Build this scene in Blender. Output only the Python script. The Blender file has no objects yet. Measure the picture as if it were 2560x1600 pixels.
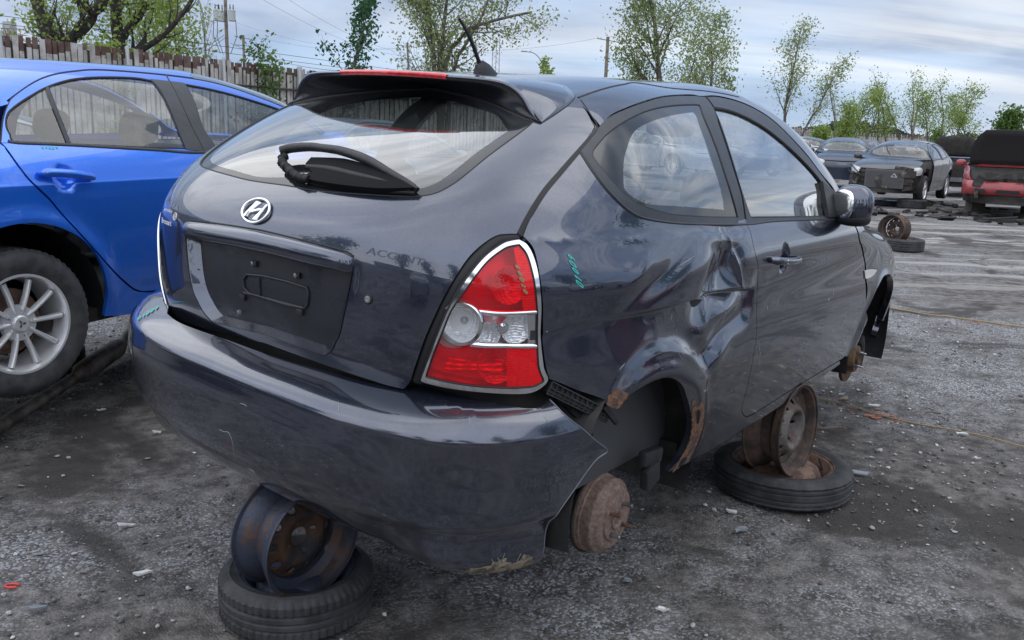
import bpy, bmesh, math, random
import numpy as np
from mathutils import Vector, Matrix
from mathutils.geometry import delaunay_2d_cdt
rad=math.radians
scene=bpy.context.scene
# ------------------------------------------------------------------ camera
H=1.50; FPX=2236.2
def rot_rows(y,p,r):
    f=np.array([np.sin(y)*np.cos(p),np.cos(y)*np.cos(p),np.sin(p)])
    rt=np.array([np.cos(y),-np.sin(y),0.]); up=np.cross(rt,f)
    return np.array([rt*np.cos(r)+up*np.sin(r),-(-rt*np.sin(r)+up*np.cos(r)),f])
RW=rot_rows(0,rad(-12.16),rad(2.1))
CAMP=np.array([0,0,H])
camd=bpy.data.cameras.new('camera'); cam=bpy.data.objects.new('camera',camd); scene.collection.objects.link(cam)
camd.sensor_width=36; camd.lens=36*FPX/2560; camd.clip_start=.05; camd.clip_end=5000
m=Matrix.Identity(4)
for i in range(3): m[i][0]=RW[0][i]; m[i][1]=-RW[1][i]; m[i][2]=-RW[2][i]
m[2][3]=H; cam.matrix_world=m; scene.camera=cam
# ------------------------------------------------------------------ world
SUN_EL,SUN_AZ=rad(58),rad(205)    # azimuth clockwise from +Y
w=bpy.data.worlds.new('World'); scene.world=w; w.use_nodes=True
nt=w.node_tree; N=nt.nodes; L=nt.links; N.clear()
def nd(N,t,**k):
    n=N.new(t)
    for a,b in k.items(): setattr(n,a,b)
    return n
out=nd(N,'ShaderNodeOutputWorld'); bg=nd(N,'ShaderNodeBackground'); bg.inputs[1].default_value=.10
sky=nd(N,'ShaderNodeTexSky',sky_type='NISHITA'); sky.sun_disc=False; sky.sun_elevation=SUN_EL; sky.sun_rotation=SUN_AZ; sky.ozone_density=2.0
tc=nd(N,'ShaderNodeTexCoord'); sep=nd(N,'ShaderNodeSeparateXYZ'); L.new(tc.outputs['Generated'],sep.inputs[0])
def mth(op,a,b=None,c=None,N=N,L=L):
    n=nd(N,'ShaderNodeMath',operation=op)
    for i,v in enumerate((a,b,c)):
        if v is None: continue
        if hasattr(v,'is_linked') or hasattr(v,'links'): L.new(v,n.inputs[i])
        else: n.inputs[i].default_value=v
    return n.outputs[0]
zc=mth('MAXIMUM',sep.outputs[2],0.0); dz=mth('ADD',zc,.22)
cx=mth('DIVIDE',sep.outputs[0],dz); cy=mth('DIVIDE',sep.outputs[1],dz)
cmb=nd(N,'ShaderNodeCombineXYZ'); L.new(cx,cmb.inputs[0]); L.new(cy,cmb.inputs[1]); cmb.inputs[2].default_value=3.3
def wnoise(scale,det,rough,dist=0,off=0,mapping=None):
    mp=nd(N,'ShaderNodeMapping'); mp.inputs['Location'].default_value=(off,off*.7,0)
    if mapping: mp.inputs['Scale'].default_value=mapping; 
    mp.inputs['Rotation'].default_value=(0,0,rad(28))
    L.new(cmb.outputs[0],mp.inputs[0]); n=nd(N,'ShaderNodeTexNoise'); n.inputs['Scale'].default_value=scale; n.inputs['Detail'].default_value=det
    n.inputs['Roughness'].default_value=rough; n.inputs['Distortion'].default_value=dist; L.new(mp.outputs[0],n.inputs[0]); return n.outputs['Fac']
def ramp(f,stops,N=N,L=L,interp='EASE'):
    r=nd(N,'ShaderNodeValToRGB'); r.color_ramp.interpolation=interp; e=r.color_ramp.elements
    while len(e)>1: e.remove(e[-1])
    e[0].position,e[0].color=stops[0][0],stops[0][1]
    for p,c in stops[1:]: x=e.new(p); x.color=c
    L.new(f,r.inputs[0]); return r.outputs[0]
def g(v,a=1): return (v,v,v,a)
n1=wnoise(.8,6,.5,.3,4.2,(1,1.15,1)); n2=wnoise(1.25,6,.52,.35,7.4,(1,1.25,1))
mask=ramp(n1,[(.34,g(.25)),(.62,g(1))])
dens=ramp(n2,[(.30,g(0)),(.72,g(1))])
# cloud colour from bright lit edges to blue-grey bases
ccol=nd(N,'ShaderNodeMix',data_type='RGBA'); L.new(dens,ccol.inputs[0])
ccol.inputs[6].default_value=(2.85,3.3,4.05,1); ccol.inputs[7].default_value=(1.2,1.62,2.45,1)
mx=nd(N,'ShaderNodeMix',data_type='RGBA'); L.new(mask,mx.inputs[0])
skb=nd(N,'ShaderNodeMix',data_type='RGBA',blend_type='MIX'); skb.inputs[0].default_value=.72
L.new(sky.outputs[0],skb.inputs[6]); skb.inputs[7].default_value=(1.5,2.35,3.9,1)
L.new(skb.outputs[2],mx.inputs[6]); L.new(ccol.outputs[2],mx.inputs[7])
# bright break in the cloud low on the right of the view
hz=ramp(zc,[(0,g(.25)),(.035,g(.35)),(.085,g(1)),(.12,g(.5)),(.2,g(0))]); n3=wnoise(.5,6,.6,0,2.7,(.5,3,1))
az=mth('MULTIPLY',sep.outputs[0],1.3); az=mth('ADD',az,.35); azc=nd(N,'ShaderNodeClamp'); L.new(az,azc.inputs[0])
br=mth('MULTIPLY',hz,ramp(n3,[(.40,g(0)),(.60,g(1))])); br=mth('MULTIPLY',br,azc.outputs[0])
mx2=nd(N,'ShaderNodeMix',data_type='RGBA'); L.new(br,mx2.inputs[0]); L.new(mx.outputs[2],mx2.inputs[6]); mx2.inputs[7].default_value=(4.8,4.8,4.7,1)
# bright, streaked cloud patches added high left and right for the glass to mirror
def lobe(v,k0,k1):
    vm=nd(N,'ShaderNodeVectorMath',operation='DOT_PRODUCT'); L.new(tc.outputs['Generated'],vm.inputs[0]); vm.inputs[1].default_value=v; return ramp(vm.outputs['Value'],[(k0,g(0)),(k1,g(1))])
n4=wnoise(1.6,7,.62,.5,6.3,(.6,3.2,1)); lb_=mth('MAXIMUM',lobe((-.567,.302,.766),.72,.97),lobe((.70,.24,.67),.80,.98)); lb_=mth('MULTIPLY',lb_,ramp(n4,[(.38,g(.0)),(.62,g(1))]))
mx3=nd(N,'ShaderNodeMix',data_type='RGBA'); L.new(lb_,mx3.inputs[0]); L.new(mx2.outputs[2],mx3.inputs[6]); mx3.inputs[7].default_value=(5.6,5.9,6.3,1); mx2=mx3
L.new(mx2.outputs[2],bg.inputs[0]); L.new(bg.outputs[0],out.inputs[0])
sd=bpy.data.lights.new('sun','SUN'); sd.energy=1.3; sd.angle=rad(150); sd.color=(1,.95,.88)
sun=bpy.data.objects.new('sun',sd); scene.collection.objects.link(sun)
sv=Vector((math.sin(SUN_AZ)*math.cos(SUN_EL),math.cos(SUN_AZ)*math.cos(SUN_EL),math.sin(SUN_EL)))
sun.rotation_euler=sv.to_track_quat('Z','Y').to_euler()
scene.view_settings.view_transform='Standard'; scene.view_settings.look='None'; scene.view_settings.exposure=1.2; scene.view_settings.gamma=1
scene.cycles.max_bounces=10; scene.cycles.transparent_max_bounces=24
scene.cycles.use_denoising=True
# ------------------------------------------------------------------ materials
MT={}
def lin(c):
    c=[x/255 for x in c]; return tuple(x/12.92 if x<=.04045 else ((x+.055)/1.055)**2.4 for x in c)
def mat(name,col,rough=.5,metal=0,coat=0,var=0,vscale=8,col2=None,bump=0,bscale=40,spec=.5,emit=0,coatr=.03,vdet=6,thr=(.35,.65),rvar=0,coords='Object'):
    if name in MT: return MT[name]
    m=bpy.data.materials.new(name); m.use_nodes=True; nt=m.node_tree; N=nt.nodes; L=nt.links; b=N['Principled BSDF']
    b.inputs['Base Color'].default_value=(*col,1); b.inputs['Roughness'].default_value=rough; b.inputs['Metallic'].default_value=metal
    b.inputs['Coat Weight'].default_value=coat; b.inputs['Coat Roughness'].default_value=coatr; b.inputs['Specular IOR Level'].default_value=spec
    if emit: b.inputs['Emission Color'].default_value=(*col,1); b.inputs['Emission Strength'].default_value=emit
    tc=nd(N,'ShaderNodeTexCoord')
    if col2 is not None or var:
        n=nd(N,'ShaderNodeTexNoise'); n.inputs['Scale'].default_value=vscale; n.inputs['Detail'].default_value=vdet; n.inputs['Roughness'].default_value=.65
        L.new(tc.outputs[coords],n.inputs[0])
        c2=col2 if col2 is not None else tuple(x*(1-var) for x in col); c1=col if col2 is not None else tuple(x*(1+var) for x in col)
        L.new(ramp(n.outputs['Fac'],[(thr[0],(*c1,1)),(thr[1],(*c2,1))],N,L),b.inputs['Base Color'])
        if rvar: L.new(ramp(n.outputs['Fac'],[(thr[0],g(rough)),(thr[1],g(min(1,rough+rvar)))],N,L),b.inputs['Roughness'])
    if bump:
        n=nd(N,'ShaderNodeTexNoise'); n.inputs['Scale'].default_value=bscale; n.inputs['Detail'].default_value=5; L.new(tc.outputs[coords],n.inputs[0])
        bn=nd(N,'ShaderNodeBump'); bn.inputs['Strength'].default_value=bump; bn.inputs['Distance'].default_value=.01; L.new(n.outputs['Fac'],bn.inputs['Height']); L.new(bn.outputs[0],b.inputs['Normal'])
    MT[name]=m; return m
def paint(name,col,flake,metal=.55,rough=.33,dust=.5,cior=1.5):
    """metallic basecoat with mica tint under clear coat, road dust in the lower body and fine specks"""
    m=bpy.data.materials.new(name); m.use_nodes=True; nt=m.node_tree; N=nt.nodes; L=nt.links; b=N['Principled BSDF']
    tc=nd(N,'ShaderNodeTexCoord'); o=tc.outputs['Object']
    v=nd(N,'ShaderNodeTexVoronoi'); v.inputs['Scale'].default_value=900; L.new(o,v.inputs[0])
    fl=nd(N,'ShaderNodeMix',data_type='RGBA'); fl.inputs[6].default_value=(*col,1); fl.inputs[7].default_value=(*flake,1); L.new(v.outputs['Color'],fl.inputs[0])
    s=nd(N,'ShaderNodeSeparateXYZ'); L.new(o,s.inputs[0])
    n=nd(N,'ShaderNodeTexNoise'); n.inputs['Scale'].default_value=5; n.inputs['Detail'].default_value=9; n.inputs['Roughness'].default_value=.7; L.new(o,n.inputs[0])
    hgt=nd(N,'ShaderNodeMapRange'); hgt.inputs[1].default_value=.95; hgt.inputs[2].default_value=.2; hgt.inputs[3].default_value=.02; hgt.inputs[4].default_value=.42; L.new(s.outputs[2],hgt.inputs[0])
    d=mth('MULTIPLY',ramp(n.outputs['Fac'],[(.38,g(0)),(.7,g(1))],N,L),hgt.outputs[0],N=N,L=L); d=mth('MULTIPLY',d,dust,N=N,L=L)
    n2=nd(N,'ShaderNodeTexNoise'); n2.inputs['Scale'].default_value=160; n2.inputs['Detail'].default_value=3; L.new(o,n2.inputs[0])
    sp=ramp(n2.outputs['Fac'],[(.70,g(0)),(.74,g(.35))],N,L); d=mth('MAXIMUM',d,sp,N=N,L=L)
    mxx=nd(N,'ShaderNodeMix',data_type='RGBA'); L.new(d,mxx.inputs[0]); L.new(fl.outputs[2],mxx.inputs[6]); mxx.inputs[7].default_value=(.20,.19,.18,1)
    L.new(mxx.outputs[2],b.inputs['Base Color'])
    b.inputs['Metallic'].default_value=metal; b.inputs['Roughness'].default_value=rough; b.inputs['Coat Weight'].default_value=1; b.inputs['Coat IOR'].default_value=cior
    cr=nd(N,'ShaderNodeMapRange'); cr.inputs[3].default_value=.008; cr.inputs[4].default_value=.5; L.new(d,cr.inputs[0]); L.new(cr.outputs[0],b.inputs['Coat Roughness'])
    bn=nd(N,'ShaderNodeBump'); bn.inputs['Strength'].default_value=.03; bn.inputs['Distance'].default_value=.02; n3=nd(N,'ShaderNodeTexNoise'); n3.inputs['Scale'].default_value=2.2; n3.inputs['Detail'].default_value=2
    L.new(o,n3.inputs[0]); L.new(n3.outputs['Fac'],bn.inputs['Height']); L.new(bn.outputs[0],b.inputs['Coat Normal'])
    MT[name]=m; return m
def glassmat(name,tint,refl=1.0,dirt=.12,milky=(.55,.62,.62)):
    m=bpy.data.materials.new(name); m.use_nodes=True; nt=m.node_tree; N=nt.nodes; L=nt.links; N.remove(N['Principled BSDF'])
    o=N['Material Output']; t=nd(N,'ShaderNodeBsdfTransparent'); t.inputs[0].default_value=(*tint,1)
    gl=nd(N,'ShaderNodeBsdfGlossy'); gl.inputs['Roughness'].default_value=.012; fr=nd(N,'ShaderNodeFresnel'); geo=nd(N,'ShaderNodeNewGeometry'); ior=nd(N,'ShaderNodeMapRange'); ior.inputs[3].default_value=1.52; ior.inputs[4].default_value=1/1.52; L.new(geo.outputs['Backfacing'],ior.inputs[0]); L.new(ior.outputs[0],fr.inputs[0])
    k=mth('MULTIPLY',fr.outputs[0],refl*1.8,N=N,L=L); k=mth('ADD',k,.03,N=N,L=L); k=mth('MINIMUM',k,1.0,N=N,L=L)
    df=nd(N,'ShaderNodeBsdfDiffuse'); df.inputs[0].default_value=(*milky,1)
    tc=nd(N,'ShaderNodeTexCoord'); n=nd(N,'ShaderNodeTexNoise'); n.inputs['Scale'].default_value=7; n.inputs['Detail'].default_value=8; L.new(tc.outputs['Object'],n.inputs[0])
    dd=ramp(n.outputs['Fac'],[(.3,g(dirt*.4)),(.75,g(dirt))],N,L)
    m1=nd(N,'ShaderNodeMixShader'); L.new(dd,m1.inputs[0]); L.new(t.outputs[0],m1.inputs[1]); L.new(df.outputs[0],m1.inputs[2])
    m2=nd(N,'ShaderNodeMixShader'); L.new(k,m2.inputs[0]); L.new(m1.outputs[0],m2.inputs[1]); L.new(gl.outputs[0],m2.inputs[2]); L.new(m2.outputs[0],o.inputs[0])
    MT[name]=m; return m
M_GREY=paint('charcoal_blue_paint',(.018,.023,.040),(.066,.082,.135),metal=.8,rough=.26,cior=1.8,dust=.85)
M_BLUE=paint('bright_blue_paint',(.008,.10,.68),(.02,.24,.98),metal=.55,rough=.3,cior=1.8)
M_BLACK=mat('black_plastic',(.016,.017,.02),.45,var=.3,vscale=30,bump=.15,bscale=120)
M_RUB=mat('rubber_seal',(.006,.006,.008),.55)
M_SATIN=mat('satin_black_frame',(.028,.031,.038),.38,var=.15,vscale=20)
M_FRIT=mat('glass_black_border',(.02,.023,.028),.08,spec=.7)
M_CHROME=mat('chrome',(.82,.83,.85),.12,1.0)
M_GLASS=glassmat('clear_auto_glass',(.86,.90,.89),1.7,.05)
M_RGLASS=glassmat('rear_auto_glass',(.78,.83,.82),1.5,.05)
M_TINT=glassmat('tinted_glass',(.80,.84,.86),.9,.04)
M_DARK=mat('underbody_black',(.012,.012,.013),.75,col2=(.03,.026,.022),vscale=9,bump=.3,bscale=30)
M_CLOTH=mat('grey_seat_cloth',(.045,.047,.052),.9,var=.25,vscale=60)
M_RUST=mat('rusty_iron',(.20,.125,.095),.85,.1,col2=(.075,.045,.036),vscale=14,bump=.6,bscale=60)
M_RUST2=mat('orange_rust',(.20,.10,.055),.9,0,col2=(.07,.045,.038),vscale=40,bump=.8,bscale=90)
M_TYRE=mat('tyre_rubber',(.022,.023,.026),.72,col2=(.05,.052,.055),vscale=12,bump=.2,bscale=70)
M_STEEL=mat('worn_steel',(.32,.32,.33),.35,.9,var=.25,vscale=25)
M_ALLOY=mat('silver_alloy',(.72,.73,.75),.30,.55,col2=(.45,.45,.45),vscale=9,thr=(.5,.85))
M_TEAL=mat('teal_marker',(.05,.50,.45),.6)
M_WHITE=mat('white_letters',(.75,.76,.78),.4)
# ------------------------------------------------------------------ helpers
COL=scene.collection
def tag(o,label=None,cat=None,group=None,kind=None):
    for k,v in (('label',label),('category',cat),('group',group),('kind',kind)):
        if v: o[k]=v
    return o
def empty(name,loc=(0,0,0),rz=0,label=None,cat=None,group=None,mw=None):
    o=bpy.data.objects.new(name,None); COL.objects.link(o)
    if mw is not None: o.matrix_world=mw
    else: o.location=loc; o.rotation_euler=(0,0,rz)
    o.empty_display_size=.2
    return tag(o,label,cat,group)
def mesh(name,V,Fc,mats,parent=None,smooth=True,nrm=None,mi=None,loc=None):
    me=bpy.data.meshes.new(name); V=np.asarray(V,float)
    me.from_pydata(V.tolist(),[],[list(map(int,f)) for f in Fc])
    if not isinstance(mats,(list,tuple)): mats=[mats]
    for m_ in mats: me.materials.append(m_)
    me.polygons.foreach_set('use_smooth',[smooth]*len(me.polygons))
    if mi is not None: me.polygons.foreach_set('material_index',list(map(int,mi)))
    me.update()
    if nrm is not None: me.normals_split_custom_set_from_vertices([tuple(n) for n in nrm])
    o=bpy.data.objects.new(name,me); COL.objects.link(o)
    if parent is not None: o.parent=parent
    if loc is not None: o.location=loc
    return o
def bmobj(name,bm,mats,parent=None,smooth=False,angle=None,loc=None):
    me=bpy.data.meshes.new(name); bm.to_mesh(me); bm.free()
    if not isinstance(mats,(list,tuple)): mats=[mats]
    for m_ in mats: me.materials.append(m_)
    me.polygons.foreach_set('use_smooth',[smooth]*len(me.polygons)); 
    if smooth and angle: me.set_sharp_from_angle(angle=rad(angle))
    me.update(); o=bpy.data.objects.new(name,me); COL.objects.link(o)
    if parent is not None: o.parent=parent
    if loc is not None: o.location=loc
    return o
class MB:
    """collects simple shapes for one mesh"""
    def __init__(s): s.V=[]; s.F=[]; s.mi=[]
    def add(s,V,F,mi=0):
        k=len(s.V); s.V+=[tuple(v) for v in V]; s.F+=[tuple(i+k for i in f) for f in F]; s.mi+=[mi]*len(F); return s
    def box(s,c,d,rot=None,mi=0,bev=0):
        bm=bmesh.new(); bmesh.ops.create_cube(bm,size=1)
        for v in bm.verts: v.co=Vector((v.co.x*d[0],v.co.y*d[1],v.co.z*d[2]))
        if bev: bmesh.ops.bevel(bm,geom=bm.edges[:],offset=bev,segments=2,affect='EDGES',profile=.6)
        for v in bm.verts:
            if rot is not None: v.co=rot@v.co
            v.co+=Vector(c)
        bm.verts.index_update(); s.add([v.co[:] for v in bm.verts],[[v.index for v in f.verts] for f in bm.faces],mi); bm.free(); return s
    def tube(s,P,r,n=8,cap=True,mi=0):
        P=[Vector(p) for p in P]; R=r if hasattr(r,'__len__') else [r]*len(P); V=[];F=[]
        t0=(P[1]-P[0]).normalized(); a=t0.orthogonal().normalized()
        for i,p in enumerate(P):
            t=(P[min(i+1,len(P)-1)]-P[max(i-1,0)]).normalized(); a=(a-t*a.dot(t)).normalized(); b=t.cross(a)
            for k in range(n):
                q=2*math.pi*k/n; V.append(p+(a*math.cos(q)+b*math.sin(q))*R[i])
        for i in range(len(P)-1):
            for k in range(n): F.append((i*n+k,i*n+(k+1)%n,(i+1)*n+(k+1)%n,(i+1)*n+k))
        if cap: F.append(tuple(range(n))[::-1]); F.append(tuple((len(P)-1)*n+k for k in range(n)))
        return s.add(V,F,mi)
    def lathe(s,prof,n=48,closed=False,mi=0,fn=None,M=None):
        """prof: (r,z) about +Z; fn(angle,r,z)->(r,z)"""
        V=[];F=[];m_=len(prof)
        for k in range(n):
            q=2*math.pi*k/n
            for (r,z) in prof:
                if fn: r,z=fn(q,r,z)
                p=Vector((r*math.cos(q),r*math.sin(q),z)); V.append(M@p if M else p)
        for k in range(n):
            for i in range(m_ if closed else m_-1):
                j=(i+1)%m_; F.append((k*m_+i,((k+1)%n)*m_+i,((k+1)%n)*m_+j,k*m_+j))
        return s.add(V,F,mi)
    def build(s,name,mats,parent=None,smooth=False,angle=35,loc=None,merge=False):
        me=bpy.data.meshes.new(name); me.from_pydata([tuple(v) for v in s.V],[],s.F)
        if not isinstance(mats,(list,tuple)): mats=[mats]
        for m_ in mats: me.materials.append(m_)
        me.polygons.foreach_set('material_index',s.mi)
        bm=bmesh.new(); bm.from_mesh(me); bmesh.ops.recalc_face_normals(bm,faces=bm.faces[:]); bm.to_mesh(me); bm.free()
        me.polygons.foreach_set('use_smooth',[smooth]*len(me.polygons))
        if smooth and angle: me.set_sharp_from_angle(angle=rad(angle))
        me.update(); o=bpy.data.objects.new(name,me); COL.objects.link(o)
        if parent is not None: o.parent=parent
        if loc is not None: o.location=loc
        return o
def copy_tree(o,parent=None):
    c=o.copy(); COL.objects.link(c)
    if parent is not None: c.parent=parent; c.matrix_parent_inverse=o.matrix_parent_inverse
    for ch in list(o.children): copy_tree(ch,c)
    return c
def atd(px,py,dep):
    return Vector(CAMP+(np.array([(px-1280)/FPX,(py-800)/FPX,1.])@RW)*dep)
def wray(px):
    px=np.atleast_2d(np.array(px,float)); d=np.stack([(px[:,0]-1280)/FPX,(px[:,1]-800)/FPX,np.ones(len(px))],-1)@RW
    return d/np.linalg.norm(d,axis=1,keepdims=True)
def ground(px,py,z=0.):
    d=wray((px,py))[0]; return Vector(CAMP+d*((z-H)/d[2]))
def at(px,py,Y):
    d=wray((px,py))[0]; return Vector(CAMP+d*(Y/d[1]))
def spl(xk,yk):
    xk=np.array(xk,float); yk=np.array(yk,float); n=len(xk); h=np.diff(xk); A=np.eye(n); b=np.zeros(n)
    for i in range(1,n-1):
        A[i,i-1]=h[i-1]; A[i,i]=2*(h[i-1]+h[i]); A[i,i+1]=h[i]; b[i]=6*((yk[i+1]-yk[i])/h[i]-(yk[i]-yk[i-1])/h[i-1])
    Mm=np.linalg.solve(A,b)
    def f(x):
        xc=np.clip(x,xk[0],xk[-1]); i=np.clip(np.searchsorted(xk,xc)-1,0,n-2); hi=h[i]; a=(xk[i+1]-xc)/hi; c=(xc-xk[i])/hi
        return a*yk[i]+c*yk[i+1]+((a**3-a)*Mm[i]+(c**3-c)*Mm[i+1])*hi**2/6
    return f
ZW=[.2,.35,.5,.65,.8,.92,1.0,1.1,1.2,1.3,1.4,1.5]; YT=[-.8,-.3,0,.4,.8,1.2,1.5,1.8,2.1,2.35,2.7,3.05,3.3,3.5]
ZR=[.2,.45,.6,.75,.9,1.0,1.08,1.2,1.32,1.45]; YP=[-.8,-.4,0,.5,1.2,2.0,2.6,3.3]
def make_car_surface(wk,tk,rk,pk,o,yend=3.33):
    fw=spl(ZW,wk); ft=spl(YT,tk); fr=spl(ZR,rk); fp=spl(YP,pk)
    def F(X):
        x=np.abs(X[...,0]); y=X[...,1]; z=X[...,2]
        W=np.maximum(fw(np.clip(z,.1,1.6))*fp(np.clip(y,-1,3.6)),.05); T=np.maximum(ft(np.clip(y+o[3]*x*x,-1,3.6)),.3)
        YR=np.minimum(fr(np.clip(z,.1,1.55))+o[2]*x*x,.4)
        return (x/W)**o[0]+(np.maximum(z-.5,0)/np.maximum(T-.5,.02))**o[1]+(np.maximum(.6-y,0)/(.6-YR))**o[4]+(np.maximum(y-2.3,0)/(yend-.25*x*x-2.3))**4
    return F
def inpoly(P,poly):
    x,y=P[:,0],P[:,1]; r=np.zeros(len(P),bool); n=len(poly)
    for i in range(n):
        x1,y1=poly[i]; x2,y2=poly[(i+1)%n]
        if y1==y2: continue
        c=((y1>y)!=(y2>y)); r^=c&(x<(x2-x1)*(y-y1)/(y2-y1)+x1)
    return r
def dens(P,step=.012,closed=False,flags=None):
    """Catmull-Rom through P, corners where flagged, resampled to step"""
    P=np.asarray(P,float); n=len(P); fl=list(flags) if flags is not None else [0]*n
    if not closed: fl[0]=1; fl[-1]=1
    if closed and not any(fl):
        idx=[i%n for i in range(-1,n+2)]; segs=[(np.array([P[i] for i in idx]),True)]
    else:
        if closed:
            k=fl.index(1); P=np.concatenate([P[k:],P[:k+1]]); fl=fl[k:]+fl[:k]+[1]
        cs=[i for i,f_ in enumerate(fl) if f_]; segs=[]
        for a,b in zip(cs[:-1],cs[1:]):
            q=P[a:b+1]; q=np.concatenate([[2*q[0]-q[1]],q,[2*q[-1]-q[-2]]]); segs.append((q,False))
    out=[]
    for q,cl in segs:
        for i in range(1,len(q)-2):
            p0,p1,p2,p3=q[i-1],q[i],q[i+1],q[i+2]; m_=max(2,int(np.linalg.norm(p2-p1)/step)+1)
            for t in np.arange(m_)/m_:
                out.append(.5*((2*p1)+(-p0+p2)*t+(2*p0-5*p1+4*p2-p3)*t*t+(-p0+3*p1-3*p2+p3)*t**3))
    if not closed: out.append(P[-1])
    return np.array(out)
class Surf:
    def __init__(s,F,C,A,o,disp=None):
        s.F=F; s.C=np.array(C,float); s.A=np.array(A); s.o=np.array(o); s.disp=disp   # A: local->world rotation, o: camera in local coordinates
    def solve(s,d,hi=3.4):
        lo=np.zeros(d.shape[:-1]); h=np.full(d.shape[:-1],hi)
        for _ in range(30):
            m_=(lo+h)/2; ins=s.F(s.C+d*m_[...,None])<1; lo=np.where(ins,m_,lo); h=np.where(ins,h,m_)
        return s.C+d*((lo+h)/2)[...,None]
    def on(s,P):
        d=np.asarray(P,float)-s.C; return s.solve(d/np.linalg.norm(d,axis=-1,keepdims=True))
    def hit(s,px):
        d=wray(px)@s.A; t=np.linspace(.8,8,1500); G=s.F(s.o+d[:,None]*t[None,:,None]); n_=np.arange(len(d))
        ins=(G<1).any(1); i=np.where(ins,np.maximum((G<1).argmax(1),1),G.argmin(1)); lo=t[i-1].copy(); hi=t[i].copy()
        for _ in range(25):
            m_=(lo+hi)/2; q=s.F(s.o+d*m_[:,None])<1; hi=np.where(q,m_,hi); lo=np.where(q,lo,m_)
        P=s.o+d*np.where(ins,hi,t[i])[:,None]
        return np.where(ins[:,None],P,s.on(P))
    def pts(s,L_):
        """(px,py[,corner]) or ('d',x,y,z[,corner]) -> 3D points on the surface, flags"""
        P=[];f=[]
        pxs=[l for l in L_ if l[0]!='d']; h=s.hit([l[:2] for l in pxs]) if pxs else None; k=0
        for l in L_:
            if l[0]=='d': P.append(s.on(np.array(l[1:4],float))); f.append(l[4] if len(l)>4 else 0)
            else: P.append(h[k]); k+=1; f.append(l[2] if len(l)>2 else 0)
        return np.array(P),f
    def curve(s,L_,step=.01,closed=False):
        P,f=s.pts(L_); return s.on(dens(P,step,closed,f))
    def half(s,L_,step=.01):
        """right half from centre to centre, mirrored to a full loop"""
        P,f=s.pts(L_); P[0,0]=0; P[-1,0]=0; D=s.on(dens(P,step,False,f)); Mi=D[1:-1][::-1]*[-1,1,1]
        return np.concatenate([D,Mi])
    def uv(s,P,mode):
        d=P-s.C; x,y,z=d[...,0],d[...,1],d[...,2]
        if mode=='z': return np.stack([np.arctan2(x,-y),np.arctan2(z,np.hypot(x,y))],-1)
        if mode=='f': return np.stack([np.arctan2(x,y),np.arctan2(z,np.hypot(x,y))],-1)
        return np.stack([np.arctan2(x,z),np.arctan2(y,np.hypot(x,z))],-1)
    def dir(s,U,mode):
        a,b=U[...,0],U[...,1]; cb=np.cos(b)
        if mode=='z': return np.stack([np.sin(a)*cb,-np.cos(a)*cb,np.sin(b)],-1)
        if mode=='f': return np.stack([np.sin(a)*cb,np.cos(a)*cb,np.sin(b)],-1)
        return np.stack([np.sin(a)*cb,np.sin(b),np.cos(a)*cb],-1)
    def normal(s,P):
        e=1e-4; F=s.F; gr=np.stack([F(P+v)-F(P-v) for v in np.eye(3)*e],-1); return gr/np.maximum(np.linalg.norm(gr,axis=-1,keepdims=True),1e-12)
    def displaced(s,P,lift=0,disp=True):
        n=s.normal(P); df=s.disp if disp else None
        if df is None: return P+n*lift,n
        D=df(P,n); ref=np.where(np.abs(n[:,2:3])<.9,[[0,0,1.]],[[1.,0,0]]); t1=np.cross(n,ref); t1/=np.linalg.norm(t1,axis=1,keepdims=True); t2=np.cross(n,t1); e=.0015
        g1=(df(P+t1*e,n)-df(P-t1*e,n))/(2*e); g2=(df(P+t2*e,n)-df(P-t2*e,n))/(2*e)
        nn=n-g1[:,None]*t1-g2[:,None]*t2; nn/=np.linalg.norm(nn,axis=1,keepdims=True)
        return P+n*(D+lift)[:,None],nn
    def panel(s,name,loop,mt,parent,holes=(),mode='z',res=.014,gap=.0022,flange=.012,lift=0,disp=True,mirror=False,post=None,hgap=None,cuts=()):
        def inset(U,g_,sgn):
            a=np.roll(U,1,0); b=np.roll(U,-1,0); t=b-a; ln=np.linalg.norm(t,axis=1,keepdims=True); t/=np.maximum(ln,1e-9); n=np.stack([-t[:,1],t[:,0]],-1)
            ar=.5*np.sum(U[:,0]*np.roll(U[:,1],-1)-np.roll(U[:,0],-1)*U[:,1]); return U+n*g_*(1 if ar>0 else -1)*sgn
        r0=np.linalg.norm(loop-s.C,axis=1).mean()
        UL=inset(s.uv(loop,mode),gap/r0,1); HL=[inset(s.uv(h,mode),(gap if hgap is None else hgap)/r0,-1) for h in holes]
        st=res/r0; lo=UL.min(0); hi=UL.max(0)
        gx=np.arange(lo[0],hi[0],st); gy=np.arange(lo[1],hi[1],st*.87); G=np.array([(x+(j%2)*st/2,y) for j,y in enumerate(gy) for x in gx])
        k=inpoly(G,UL)
        for h in HL: k&=~inpoly(G,h)
        G=G[k]; CU=[s.uv(c_,mode) for c_ in cuts]; B=np.concatenate([UL]+HL+CU)
        keep=np.ones(len(G),bool)
        for i in range(0,len(G),2000):
            d2=((G[i:i+2000,None]-B[None])**2).sum(-1).min(1); keep[i:i+2000]=d2>(.45*st)**2
        G=G[keep]; allp=np.concatenate([B,G]); ed=[]; k0=0
        for lp in [UL]+HL:
            n=len(lp); ed+=[(k0+i,k0+(i+1)%n) for i in range(n)]; k0+=n
        for cu in CU:
            ed+=[(k0+i,k0+i+1) for i in range(len(cu)-1)]; k0+=len(cu)
        sc=100.
        r=delaunay_2d_cdt([Vector(p*sc) for p in allp],ed,[],0,1e-7); V2=np.array([v[:] for v in r[0]])/sc; T=np.array([f for f in r[2] if len(f)==3])
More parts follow.
